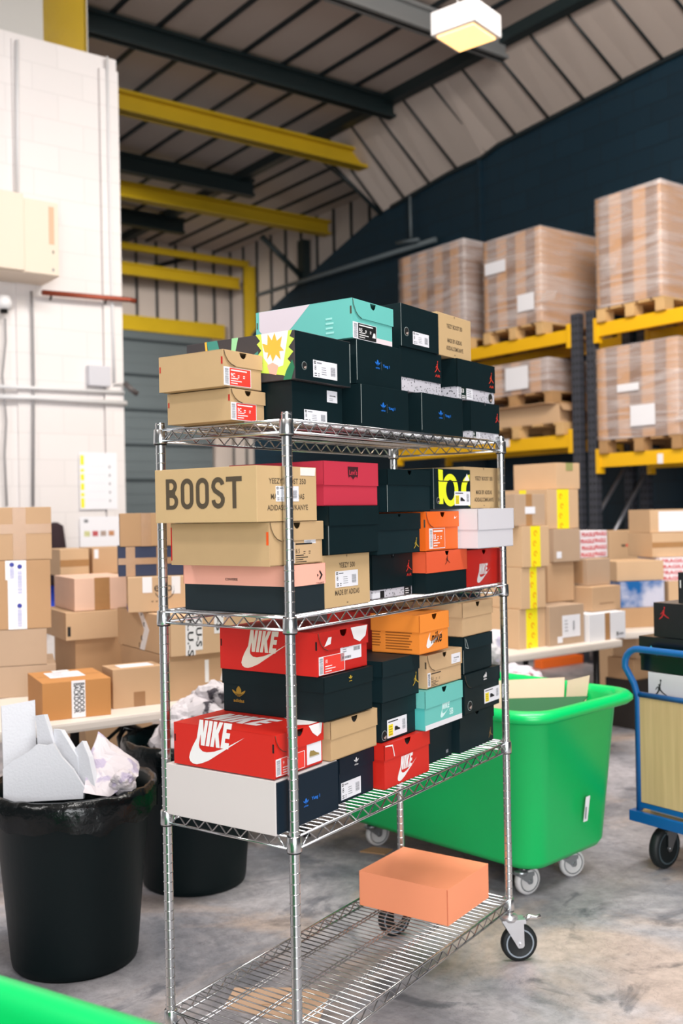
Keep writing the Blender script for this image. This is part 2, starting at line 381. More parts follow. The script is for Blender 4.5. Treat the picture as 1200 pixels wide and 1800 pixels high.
Q2 = atu(697, 427, 9.05); Q3 = atu(735, 421, 9.05); mb.tube([Q2, Q3], .025, pipeg, 6)
tag(mb.build('conduit'), 'long grey conduit running along the top of the navy wall', 'pipe')
# lamp
def lamp():
    P = at(819, 47, 8.0); t = thing('high_bay_lamp', 'square white hanging lamp glowing warm under the sloping roof', 'lamp', P, BROT+.25)
    mb = MB(); hm = M('white lamp housing', (226, 224, 224), .5); mb.box(-.2, -.2, -.08, .2, .2, .1, hm, .012); mb.build('housing', t)
    em = bpy.data.materials.new('lamp glow'); em.use_nodes = True; bb = em.node_tree.nodes['Principled BSDF']
    bb.inputs['Emission Color'].default_value = (1, .5, .13, 1); bb.inputs['Emission Strength'].default_value = 2.4; bb.inputs['Base Color'].default_value = (1, .9, .7, 1)
    mb = MB(); mb.box(-.165, -.165, -.095, .165, .165, -.0805, em, .004); mb.build('light_panel', t)
    for sx in (-.12, .12):
        mb = MB(); mb.tube([(sx, 0, .1), (sx, 0, 6.79-P.z)], .006, hm, 6); mb.build('suspension_rod', t)
    l = bpy.data.lights.new('lamp_light', 'AREA'); l.size = .32; l.energy = 30; l.color = (1, .78, .45)
    lo = bpy.data.objects.new('lamp_light', l); C.objects.link(lo); lo.parent = t; lo.location = (0, 0, -.1)
lamp()
# fittings on the white wall
def wallfr(): return None
def onwall(px, py, d=0.0): return atv(px, py, WV-d)
beige = M('beige enamel', (226, 210, 192), .5); copper = M('copper pipe', (150, 70, 48), .35, .5); wht = M('white plastic', (228, 228, 230), .45); cablem = M('grey cable', (150, 148, 150), .6)
a = uv(onwall(-60, 480)); b_ = uv(onwall(104, 480)); z0 = atv(104, 487, WV-.4).z; z1 = atv(104, 358, WV-.4).z
t = thing('wall_cabinet', 'beige metal electrical cabinet high on the white wall', 'cabinet', B(0, 0, 0), BROT)
mb = MB(); mb.box(a[0], WV-.4, z0, b_[0]-.16, WV-.001, z1, beige, .006); mb.build('body', t)
um = uv(atv(42, 420, WV-.42))[0]; ur = b_[0]-.165
mb = MB(); mb.box(a[0], WV-.44, z0+.01, um-.004, WV-.4005, z1+.02, beige, .006); mb.build('door', t)
mb = MB(); mb.box(um+.004, WV-.415, z0+.005, ur, WV-.4005, z1-.01, beige, .004)
fr = (Vector((um, WV-.415, z0)), X, Zv); W_ = ur-um; H_ = z1-z0
mb.rect(W_*.72, H_*.42, W_*.88, H_*.93, fr, M('faded orange sticker', (244, 176, 146), .6), .001); mb.rect(W_*.82, H_*.3, W_*.86, H_*.34, fr, ink, .001); mb.rect(W_*.8, H_*.06, W_*.86, H_*.1, fr, greyp, .001)
mb.build('door', t)
mb = MB(); p0 = onwall(74, 514, .1); p1 = onwall(228, 527, .1); mb.tube([p0, p1, p1+Vector((.05, .02, -.01))], .022, copper, 10)
for px in (88, 184):
    q = onwall(px, 515+(px-74)*.085, .05); mb.tube([q+Vector((0, 0, -.05)), q+Vector((UY*.045, -UX*.045, 0))], .009, dark, 6)
tag(mb.build('copper_pipe'), 'copper pipe clipped across the white wall below the cabinet', 'pipe')
def conduit(pts, r, m, label):
    mb = MB(); mb.tube([onwall(x, y, .038+r) for x, y in pts], r, m, 8); tag(mb.build('cable_conduit'), label, 'conduit', 'conduits on the white wall')
conduit([(-10, 679), (60, 682), (218, 690)], .016, wht, 'upper white horizontal conduit on the white wall')
conduit([(-10, 697), (60, 699), (222, 709)], .022, wht, 'lower white horizontal conduit ending at the wall corner')
conduit([(55, 512), (57, 560), (59, 680), (58, 890)], .012, cablem, 'grey vertical conduit dropping left of the posters')
conduit([(9, 560), (10, 600), (4, 660), (11, 740), (8, 800), (12, 890)], .009, cablem, 'loose grey cable hanging at the left edge')
conduit([(201, 672), (197, 520), (192, 300), (188, 100)], .012, wht, 'tall white vertical conduit near the wall corner')
conduit([(30, 70), (31, 345)], .014, wht, 'white vertical conduit rising above the cabinet')
q = onwall(170, 662, .021)
mb = MB(); mb.box(-.1, -.07, -.09, .1, 0, .09, M('grey junction box', (206, 206, 214), .5), .01)
tag(mb.build('junction_box', loc=q, rot=BROT), 'pale grey junction box above the lower conduit', 'box')
mb = MB(); q = onwall(230, 684, .1); mb.tube([q+Vector((-.05, 0, .05)), q+Vector((0, -.03, 0)), q+Vector((.05, .02, -.04))], .025, M('dark bracket', (90, 84, 84), .5), 8); mb.tube([q+Vector((-.3, -.02, -.05)), q+Vector((-.12, -.03, .04)), q+Vector((-.05, 0, .05))], .006, cablem, 6)
tag(mb.build('wall_bracket'), 'small dark bracket at the corner of the white wall', 'bracket')
mb = MB(); q = onwall(7, 533, .1); mb.lathe([(0, -.05), (.06, -.05), (.07, 0), (.05, .06), (0, .07)], wht, 14); mb.lathe([(.03, -.051), (.03, -.08), (0, -.08)], dark, 12)
tag(mb.build('wall_camera', loc=q), 'small round white camera under the wall cabinet', 'camera')
def poster(label, x0, y0, x1, y1, fn):
    q = onwall((x0+x1)/2, (y0+y1)/2, .037); A = onwall(x0, (y0+y1)/2, .037); D = onwall(x1, (y0+y1)/2, .037); T = onwall((x0+x1)/2, y0, .021)
    hw = (D-A).length/2; hh = T.z-q.z
    mb = MB(); mb.box(-hw, -.002, -hh, hw, 0, hh, M('poster paper', (242, 242, 248), .5))
    fn(mb, (Vector((-hw, -.0022, -hh)), X, Zv), 2*hw, 2*hh); tag(mb.build('poster', loc=q, rot=BROT), label, 'poster')
def pa(mb, fr, W_, H_):
    for y0, y1 in ((.03, .2), (.23, .29), (.34, .46), (.51, .62), (.66, .71), (.78, .95)): mb.rect(.03*W_, y0*H_, .12*W_, y1*H_, fr, M('poster yellow', (246, 236, 30), .5))
    for k in range(5): mb.rect(.2*W_, (.16+.15*k)*H_, .7*W_, (.165+.15*k)*H_, fr, M('faint print', (222, 220, 232), .6)); mb.rect(.78*W_, (.13+.15*k)*H_, .82*W_, (.17+.15*k)*H_, fr, greyp)
def pb(mb, fr, W_, H_):
    for k, c in enumerate([(206, 206, 150), (196, 90, 96), (170, 150, 140), (196, 140, 100)]): mb.rect((.1+.2*k)*W_, .4*H_, (.24+.2*k)*W_, .56*H_, fr, M('poster photo %d' % k, c, .6, var=.5, vscale=30))
    mb.rect(.1*W_, .82*H_, .2*W_, .92*H_, fr, greyp)
poster('white notice with a yellow strip down its left side', 140, 796, 206, 895, pa)
poster('white notice with a row of four small pictures', 141, 908, 212, 965, pb)
mb = MB(); q = onwall(97, 960, .2)
mb.lathe([(.02, .2), (.07, .17), (.09, 0), (.11, -.2), (.1, -.32), (.02, -.33)], M('plum cloth', (46, 30, 36), .9, bump=.6, bscale=14), 14)
mb.tube([(0, .1, .17), (0, .0, .19)], .01, dark, 6)
tag(mb.build('jacket', loc=q), 'dark plum jacket hanging on the white wall behind the cartons', 'jacket')
mb = MB(); q = onwall(84, 1020, .09); mb.lathe([(.02, .25), (.05, .2), (.06, 0), (.06, -.3), (.03, -.4)], M('bright blue cloth', (46, 84, 226), .8, bump=.5, bscale=14), 12)
tag(mb.build('blue_overall', loc=q), 'bright blue cloth hanging beneath the plum jacket', 'clothing')
# ------------------------------------------------------------------ pallet racking
upm = M('dark grey rack steel', (58, 60, 68), .5); wood = M('pale pallet wood', (206, 168, 116), .8, var=.12, vscale=5); woodd = M('weathered pallet wood', (170, 132, 90), .85, var=.15, vscale=5)
def rack(label, v0, v1, levels, braces):
    t = thing('pallet_rack', label, 'racking', (0, 0, 0), BROT, 'pallet racking bays')
    for u in (8.0, 8.8):
        for v in (v0, v1):
            mb = MB(); mb.box(u-.04, v-.05, 0, u+.04, v+.05, 3.46, upm, .006); mb.box(u-.07, v-.08, 0, u+.07, v+.08, .012, upm)
            for k in range(45):
                for d in (-.022, .022): mb.rect(d-.008, .1+.075*k, d+.008, .125+.075*k, (Vector((u-.04, v, 0)), -Yv, Zv), dark, .0006); mb.rect(d-.008, .1+.075*k, d+.008, .125+.075*k, (Vector((u, v-.05, 0)), X, Zv), dark, .0006)
            mb.build('upright', t)
    for z in levels:
        for u in (8.0, 8.8):
            mb = MB(); mb.box(u-.035, v0+.05, z-.13, u+.02, v1-.05, z, yel, .006)
            for v in (v0+.05, v1-.05-.05): mb.box(u-.05, v, z-.19, u+.03, v+.05, z+.05, yel, .004)
            mb.build('beam', t)
    for v in (v0, v1):
        for a, b_ in braces:
            mb = MB(); mb.tube([(8.03, v, a), (8.77, v, b_)], .022, M('galvanised brace', (140, 142, 150), .4, .5), 6); mb.build('brace', t)
    return t
def sticker(t, px, py, hw, hh):
    u, v = uv(atu(px, py, 7.964)); z = atu(px, py, 7.964).z
    mb = MB(); mb.box(7.9625, v-hw, z-hh, 7.9648, v+hw, z+hh, paperw); mb.build('sticker', t)
ra = rack('yellow and grey pallet rack bay left of the twin uprights', 6.72, 9.55, (3.32, 2.27), ((.3, 1.1), (1.1, .3), (1.2, 2.0)))
rb_ = rack('yellow and grey pallet rack bay right of the twin uprights', 3.6, 6.53, (3.32, 2.05), ((.3, 1.1), (1.0, 1.85), (2.2, 3.0)))
sticker(ra, 889, 779, .05, .04); sticker(rb_, 1160, 806, .03, .045)
def pallet(label, u0, v0, lu, lv, z, m=wood):
    z += .002
    t = thing('pallet', label, 'pallet', B(u0+lu/2, v0+lv/2, z), BROT, 'wooden pallets on the racking')
    mb = MB()
    for k in range(5): y = -lv/2+k*(lv-.13)/4; mb.box(-lu/2, y, .104, lu/2, y+.13, .124, m, .002)
    mb.build('deck_boards', t)
    for y in (-lv/2, -.05, lv/2-.1):
        mb = MB()
        for x in (-lu/2, -.07, lu/2-.14): mb.box(x, y, .02, x+.14, y+.1, .104, m, .003)
        mb.box(-lu/2, y, 0, lu/2, y+.1, .02, m, .002); mb.build('runner', t)
    return z+.126
def wrap_mat():
    m = bpy.data.materials.new('stretch wrap film'); m.use_nodes = True; nt = m.node_tree; nt.nodes.clear(); N = nt.nodes.new; L = nt.links.new
    out = N('ShaderNodeOutputMaterial'); mix = N('ShaderNodeMixShader'); tr = N('ShaderNodeBsdfTransparent'); pr = N('ShaderNodeBsdfPrincipled')
    pr.inputs['Base Color'].default_value = (.86, .82, .84, 1); pr.inputs['Roughness'].default_value = .22
    tc = N('ShaderNodeTexCoord'); mp = N('ShaderNodeMapping'); mp.inputs['Scale'].default_value = (.8, .8, 9); n = N('ShaderNodeTexNoise'); n.inputs['Scale'].default_value = 1.6; n.inputs['Detail'].default_value = 6; n.inputs['Distortion'].default_value = .6
    cr = N('ShaderNodeMapRange'); cr.inputs[1].default_value = .35; cr.inputs[2].default_value = .75; cr.inputs[3].default_value = .12; cr.inputs[4].default_value = .55
    bp = N('ShaderNodeBump'); bp.inputs['Strength'].default_value = .5; bp.inputs['Distance'].default_value = .02
    L(tc.outputs['Object'], mp.inputs[0]); L(mp.outputs[0], n.inputs['Vector']); L(n.outputs['Fac'], cr.inputs[0]); L(cr.outputs[0], mix.inputs[0]); L(n.outputs['Fac'], bp.inputs['Height']); L(bp.outputs[0], pr.inputs['Normal'])
    L(tr.outputs[0], mix.inputs[1]); L(pr.outputs[0], mix.inputs[2]); L(mix.outputs[0], out.inputs[0]); return m
film = wrap_mat()
def band_mat():
    m = M('stacked flat cartons', (176, 128, 84), .8); nt = m.node_tree; b = nt.nodes['Principled BSDF']; N = nt.nodes.new; L = nt.links.new
    tc = N('ShaderNodeTexCoord'); wv = N('ShaderNodeTexWave'); wv.bands_direction = 'Y'; wv.inputs['Scale'].default_value = 1.15; wv.inputs['Distortion'].default_value = .6
    cr = N('ShaderNodeValToRGB'); e = cr.color_ramp.elements; e[0].position = .35; e[0].color = (lin(140), lin(100), lin(70), 1); e[1].position = .6; e[1].color = (lin(206), lin(152), lin(98), 1)
    w2 = N('ShaderNodeTexWave'); w2.bands_direction = 'Z'; w2.inputs['Scale'].default_value = 18; w2.inputs['Distortion'].default_value = 1.5
    mx = N('ShaderNodeMix'); mx.data_type = 'RGBA'; mx.blend_type = 'MULTIPLY'; mx.inputs['Factor'].default_value = .3
    L(tc.outputs['Object'], wv.inputs[0]); L(tc.outputs['Object'], w2.inputs[0]); L(wv.outputs['Fac'], cr.inputs[0]); L(cr.outputs[0], mx.inputs['A']); L(w2.outputs['Color'], mx.inputs['B']); L(mx.outputs['Result'], b.inputs['Base Color']); return m
bandm = band_mat()
def load(label, u0, v0, lu, lv, z, h, labels=(), tail=None, seed=1):
    t = thing('pallet_load', label, 'pallet load', B(u0+lu/2, v0+lv/2, z), BROT, 'shrink wrapped pallet loads')
    mb = MB(); mb.box(-lu/2, -lv/2, 0, lu/2, lv/2, h, bandm, .015); mb.build('carton_stack', t)
    rnd = random.Random(seed); mb = MB(); k = mb.mi(film); cols = []
    per = [(-1, -1), (1, -1), (1, 1), (-1, 1)]; n = 9; nz = 10
    for e in range(4):
        a, b_ = per[e], per[(e+1) % 4]
        for i in range(n):
            f = i/n; px = (a[0]+(b_[0]-a[0])*f)*(lu/2+.008); py = (a[1]+(b_[1]-a[1])*f)*(lv/2+.008); cols.append((px, py))
    G = []
    for j in range(nz+1):
        zz = h*1.004*j/nz; row = []
        for px, py in cols:
            d = 1+.012*max(0, noise.noise((px*5+seed, py*5, zz*6))); row.append(mb.bm.verts.new((px*d, py*d, zz)))
        G.append(row)
    for j in range(nz):
        for i in range(len(cols)):
            q = (i+1) % len(cols); f = mb.bm.faces.new((G[j][i], G[j][q], G[j+1][q], G[j+1][i])); f.material_index = k; f.smooth = True
    mb.build('stretch_wrap', t)
    for (a, b_, c, d) in labels:                        # on the aisle face, fractions from its left edge and base
        mb = MB(); fr = (Vector((-lu/2-.022, lv/2, 0)), -Yv, Zv); mb.prism([(a*lv, b_*h), (c*lv, b_*h), (c*lv, d*h), (a*lv, d*h)], fr, .002, paperw); mb.build('label', t)
    if tail:
        mb = MB(); y, zz = tail; o = Vector((-lu/2-.03, lv/2-y*lv, zz*h)); mb.face([o, o+Vector((-.05, -.25, -.03)), o+Vector((-.06, -.3, .05)), o+Vector((-.02, -.12, .09))], film); mb.face([o, o+Vector((-.02, -.12, .09)), o+Vector((0, -.05, .06))], film); mb.build('film_tail', t)
    return z+h
U0 = 7.93
z = pallet('wooden pallet under the left-hand tall wrapped load', U0, 8.2, 1.1, 1.15, 3.32); load('tall brown wrapped pallet load at the left end of the top level', U0, 8.25, 1.05, 1.1, z, 1.1, (), (.55, .62), 1)
z = pallet('wooden pallet under the wrapped load with two labels', U0, 7.1, 1.1, .86, 3.32); load('brown wrapped pallet load with two white labels on the top level', U0, 7.12, 1.05, .82, z, .98, ((.05, .62, .42, .75), (.62, .14, .9, .32)), (.99, .2), 2)
z = pallet('wooden pallet under the tallest wrapped load at right', U0, 5.65, 1.1, .77, 3.32); load('tallest wrapped pallet load on the top level right of the uprights', U0, 5.67, 1.05, .74, z, 1.06, (), (.05, .35), 3)
z = pallet('wooden pallet carrying the open carton on the lower level', U0, 6.86, 1.1, 1.3, 2.27)
t = thing('open_carton', 'wide open brown carton tray on a pallet on the lower rack level', 'carton', B(U0+.52, 7.55, z), BROT)
mb = MB(); mb.box(-.5, -.62, 0, .5, .62, .19, cards[0], .006); mb.build('tray', t)
mb = MB(); mb.prism([(0, 0), (1.0, 0), (1.05, .12), (-.05, .12)], (Vector((-.5, -.625, .19)), X, Vector((0, -.6, -.5)).normalized()), .006, cards[1]); mb.build('flap', t)
mb = MB(); mb.prism([(0, 0), (1.2, 0), (1.15, .09), (.1, .09)], (Vector((-.505, .6, .19)), -Yv, Vector((-.95, 0, .1)).normalized()), .006, cards[1]); mb.build('flap', t)
z = pallet('wooden pallet resting on the open carton', U0, 7.0, 1.05, 1.1, z+.205, woodd)
load('low wrapped stack with one big white label on the lower left level', U0, 7.05, 1.0, 1.15, z, .34, ((.5, .15, .78, .85),), None, 4)
z = pallet('wooden pallet on the lower level right of the uprights', U0, 5.5, 1.1, .92, 2.05, woodd); load('wide wrapped pallet load with two labels on the lower right level', U0, 5.52, 1.05, .91, z, .88, ((.28, .5, .55, .58), (.44, .12, .74, .34)), (.97, .15), 5)
z = pallet('wooden pallet at the far left of the lower rack level', U0, 8.43, 1.1, 1.0, 2.27, woodd); load('low wrapped stack at the far left of the lower rack level', U0, 8.5, 1.05, .95, z, .4, (), None, 6)
# ------------------------------------------------------------------ chrome wire rack
RX, RY, RYAW, RW, RD = -0.13014, 2.49003, 0.96618, 1.1848, 0.42563
RA, RB = Vector((math.cos(RYAW), math.sin(RYAW), 0)), Vector((-math.sin(RYAW), math.cos(RYAW), 0))
def R(s, t, z=0.0): return Vector((RX, RY, 0))+RA*s+RB*t+Vector((0, 0, z))
COLLAR = [1.724, 1.241, .708, .175]                   # bottoms of the shelf collars
SURF = [c+.0403 for c in COLLAR]
rack_ = thing('wire_shelving_rack', 'chrome wire shelving rack on castors stacked with shoe boxes', 'shelving rack', R(0, 0), RYAW)
def post(s, t):
    mb = MB(); prof = [(0.0, .150), (.0125, .150)]; z = .175
    k = 0
    while z < 1.775:
        prof += [(.0127, z), (.0127, z+.0224), (.0134, z+.0229), (.0137, z+.0239), (.0134, z+.0249), (.0127, z+.0254)]
        z += .0254; k += 1
    prof += [(.0122, z+.001), (.0122, z+.004), (0, z+.005)]
    mb.lathe(prof, chrome, 20, Matrix.Translation((s, t, 0)), smooth=False); o = mb.build('post', rack_)
    for p in o.data.polygons: p.use_smooth = True
    o.data.set_sharp_from_angle(angle=math.radians(25))
CN = [(0, 0), (RW, 0), (RW, RD), (0, RD)]
for c in CN: post(*c)
plasticb = M('black plastic', (12, 16, 18), .5)
for zc in COLLAR:
    zt, zb = zc+.036, zc+.006                          # top and bottom rails
    mb = MB(); e = .006
    def rail(p, q, z, r): mb.tube([(p[0], p[1], z), (q[0], q[1], z)], r, chrome2, 8)
    sides = [((.016, -e), (RW-.016, -e), 19), ((RW+e, .016), (RW+e, RD-.016), 8), ((RW-.016, RD+e), (.016, RD+e), 19), ((-e, RD-.016), (-e, .016), 8)]
    for p, q, nz in sides:
        rail(p, q, zt, .0036); rail(p, q, zb, .0036)
        pts = []
        for i in range(nz*2+1):
            f = (i+.0)/(nz*2); f = .02+.96*f if nz < 10 else .008+.984*f
            pts.append((p[0]+(q[0]-p[0])*f, p[1]+(q[1]-p[1])*f, zt-.003 if i % 2 else zb+.003))
        mb.tube(pts, .0024, chrome2, 6)
    shelf = mb.build('shelf', rack_)
    mb = MB()
    nwire = 46
    for i in range(nwire):
        x = .02+(RW-.04)*i/(nwire-1); mb.tube([(x, -e+.002, zt+.0005), (x, RD+e-.002, zt+.0005)], .0018, chrome2, 6)
    for y in (.1, .213, .325):
        for d in (-.006, .006): mb.tube([(.0, y+d, zt-.006), (RW, y+d, zt-.006)], .0024, chrome2, 6)
    mb.build('wire_deck', shelf)
    for s, t in CN:
        mb = MB(); T = Matrix.Translation((s, t, zc))
        mb.lathe([(.0128, -.003), (.0182, 0), (.0188, .002), (.0175, .036), (.016, .038), (.0128, .0385)], chrome, 20, T)
        mb.lathe([(.0128, -.0045), (.0172, -.0035), (.0176, -.0008), (.0128, 0)], plasticb, 20, T); mb.build('collar', shelf)
def castor(parent, s, t, ang, top, r, th, wm, fm_, hub, brake=True):
    off = .032
    T = Matrix.Translation((s, t, 0)) @ Matrix.Rotation(ang, 4, 'Z')
    mb = MB(); k = mb.mi(fm_)
    mb.lathe([(0, top), (.011, top), (.011, top-.014), (.027, top-.016), (.03, top-.024), (.024, top-.034), (0, top-.034)], fm_, 18, T)
    for sy in (-1, 1):
        y = sy*(th/2+.005); zt = top-.03
        fr = (T @ Vector((0, y-.0015*-sy, 0)), (T.to_3x3() @ Vector((1, 0, 0))), Vector((0, 0, 1)))
        mb.prism([(-.03, zt), (.052, zt), (.052, zt-.012), (off+.012, zt-.012), (off+.013, r-.006), (off+.007, r-.013), (off-.007, r-.013), (off-.012, r-.006)], fr, .003, fm_)
    mb2 = [(-.03, -th/2-.006), (.052, -th/2-.006), (.052, th/2+.006), (-.03, th/2+.006)]
    mb.prism(mb2, (T @ Vector((0, 0, top-.027)), T.to_3x3() @ Vector((1, 0, 0)), T.to_3x3() @ Vector((0, 1, 0))), .004, fm_)
    mb.tube([T @ Vector((off, -th/2-.012, r)), T @ Vector((off, th/2+.012, r))], .006, fm_, 8)
    f = mb.build('castor_fork', parent)
    mb = MB(); W_ = T @ Matrix.Translation((off, 0, r)) @ Matrix.Rotation(PI/2, 4, 'X')
    mb.lathe([(.008, -th/2+.002), (r*.72, -th/2+.001), (r*.75, -th/2), (r*.93, -th/2+.002), (r, -th/4), (r, th/4), (r*.93, th/2-.002), (r*.75, th/2), (r*.72, th/2-.001), (.008, th/2-.002)], wm, 28, W_, cap=True)
    for q in (-1, 1): mb.lathe([(r*.70, q*(th/2+.0006)), (r*.78, q*(th/2+.0006))], hub, 28, W_)
    mb.build('wheel', f)
    if brake:
        mb = MB(); o = T @ Vector((.05, 0, top-.034)); d = T.to_3x3() @ Vector((1, 0, 0))
        mb.tube([o, o+d*.02+Vector((0, 0, .008)), o+d*.045+Vector((0, 0, .002)), o+d*.06+Vector((0, 0, .008))], [.008, .009, .006, .007], chrome2, 8); mb.build('brake_tab', f)
rubber = M('black rubber', (7, 16, 19), .6); ringm = M('grey wheel ring', (136, 146, 156), .5)
angs = [0.1-RYAW, 0.15-RYAW, 2.6, 2.2]
for (s, t), a in zip(CN, angs): castor(rack_, s, t, a, .172, .0625, .03, rubber, M('bright zinc', (206, 208, 212), .38, .85), ringm)
# ------------------------------------------------------------------ printed marks
def sheared(pts, u, v, w, h, sh=0.0): return [(u+(x+sh*y)*w, v+y*h) for x, y in pts]
GN = [(0, 0), (0, 1), (.34, 1), (.52, .5), (.52, 1), (.8, 1), (.8, 0), (.46, 0), (.28, .5), (.28, 0)]
GI = [(0, 0), (0, 1), (.32, 1), (.32, 0)]
GK = [(0, 0), (0, 1), (.31, 1), (.31, .66), (.5, 1), (.84, 1), (.56, .54), (.86, 0), (.52, 0), (.31, .4), (.31, 0)]
GE = [(0, 0), (0, 1), (.7, 1), (.7, .77), (.31, .77), (.31, .62), (.66, .62), (.66, .4), (.31, .4), (.31, .23), (.7, .23), (.7, 0)]
SWOOSH = [(1.0, .47), (.66, .29), (.46, .215), (.33, .19), (.25, .195), (.195, .235), (.18, .3), (.2, .38), (.24, .47), (.15, .37), (.07, .25), (.02, .15), (.0, .08), (.02, .03), (.07, .003), (.14, 0), (.23, .025), (.36, .08)]
def swoosh(mb, fr, u, v, W_, m, off=.0006): mb.poly([(u+x*W_, v+y*W_*.97) for x, y in SWOOSH], fr, m, off)
def nikeword(mb, fr, u, v, W_, h, m, off=.0007, sh=.22):
    tot = .8+.1+.32+.1+.86+.06+.7; k = (W_-sh*h)/tot; x = 0
    for g, wd in ((GN, .8), (GI, .32), (GK, .86), (GE, .7)):
        mb.poly([(u+(x+a)*k+sh*b_*h, v+b_*h) for a, b_ in g], fr, m, off); x += wd+(.1 if g is not GK else .06)
def nike(mb, fr, u, v, W_, m):
    swoosh(mb, fr, u, v, W_, m); nikeword(mb, fr, u+.13*W_, v+.27*W_, .66*W_, .35*W_, m)
def jump(mb, fr, u, v, h, m, off=.0007):                # leaping figure emblem, legs splayed, one arm up
    def T(p): return [(u+x*h, v+y*h) for x, y in p]
    for p in ([(.36, .63), (.47, .66), (.55, .56), (.52, .4), (.38, .38), (.35, .5)], [(.44, .6), (.5, .86), (.53, .97), (.58, .97), (.56, .84), (.52, .58)],
              [(.38, .46), (.26, .25), (.02, .05), (.0, .0), (.08, .01), (.34, .2), (.46, .4)], [(.44, .42), (.52, .36), (.7, .24), (.96, .12), (1.0, .16), (.94, .2), (.74, .3), (.56, .46)],
              [(.38, .6), (.28, .52), (.2, .4), (.16, .41), (.24, .57), (.36, .64)], arc(.43, .73, .06, 0, 330, 9), arc(.55, 1.02, .065, 0, 330, 9)):
        mb.poly(T(p), fr, m, off)
def trefoil(mb, fr, u, v, h, m, bg, name=True, off=.0007):
    for a, rx in ((90, .2), (40, .2), (140, .2)):
        ca, sa = math.cos(math.radians(a)), math.sin(math.radians(a)); p = []
        for i in range(17):
            q = 2*PI*i/17; L_ = .33*math.cos(q)+.33; wd = rx*math.sin(q)*(1.0 if L_ < .5 else .75)
            p.append((u+.5*h+(L_*ca-wd*sa)*h, v+(.3+L_*sa)*h))
        mb.poly(p, fr, m, off)
    for k in range(3): mb.rect(u-.0*h, v+(.3+.075*k)*h, u+1.0*h, v+(.325+.075*k)*h, fr, bg, off+.0004)
    if name: mb.text('adidas', fr, u+.08*h, v-.02*h, .2*h, m, width=.84*h, bold=.02, off=off)
def badge(mb, fr, u, v, h, m):
    for k, (x, a) in enumerate(((0, .35), (.3, .62), (.6, .9))): mb.poly([(u+(x+.0)*h, v+.3*h), (u+(x+.24)*h, v+.3*h), (u+(x+.24)*h, v+(.3+a*.45)*h), (u+(x+.1)*h, v+(.3+a*.75)*h), (u+x*h, v+(.3+a*.5)*h)], fr, m)
    mb.text('adidas', fr, u, v, .2*h, m, width=.85*h, bold=.02)
def rows(mb, fr, u, v, W_, n, pitch, th, m, seed=1, off=.0012):
    r = random.Random(seed)
    for k in range(n): mb.rect(u, v-k*pitch, u+W_*(.55+.45*r.random()), v-k*pitch+th, fr, m, off)
def bars(mb, fr, u, v, W_, h, n, m, off=.0012, vert=True):
    r = random.Random(n)
    for k in range(n):
        if vert: x = u+W_*k/n; mb.rect(x, v, x+W_/n*(.3+.45*r.random()), v+h, fr, m, off)
        else: y = v+h*k/n; mb.rect(u, y, u+W_, y+h/n*(.3+.45*r.random()), fr, m, off)
def shoe_icon(mb, fr, u, v, W_, m, sole):
    mb.poly([(u, v+.1*W_), (u+.02*W_, v+.34*W_), (u+.14*W_, v+.46*W_), (u+.26*W_, v+.4*W_), (u+.4*W_, v+.42*W_), (u+.7*W_, v+.24*W_), (u+.96*W_, v+.16*W_), (u+W_, v+.08*W_)], fr, m, .0013)
    mb.rect(u, v+.02*W_, u+W_, v+.09*W_, fr, sole, .0013)
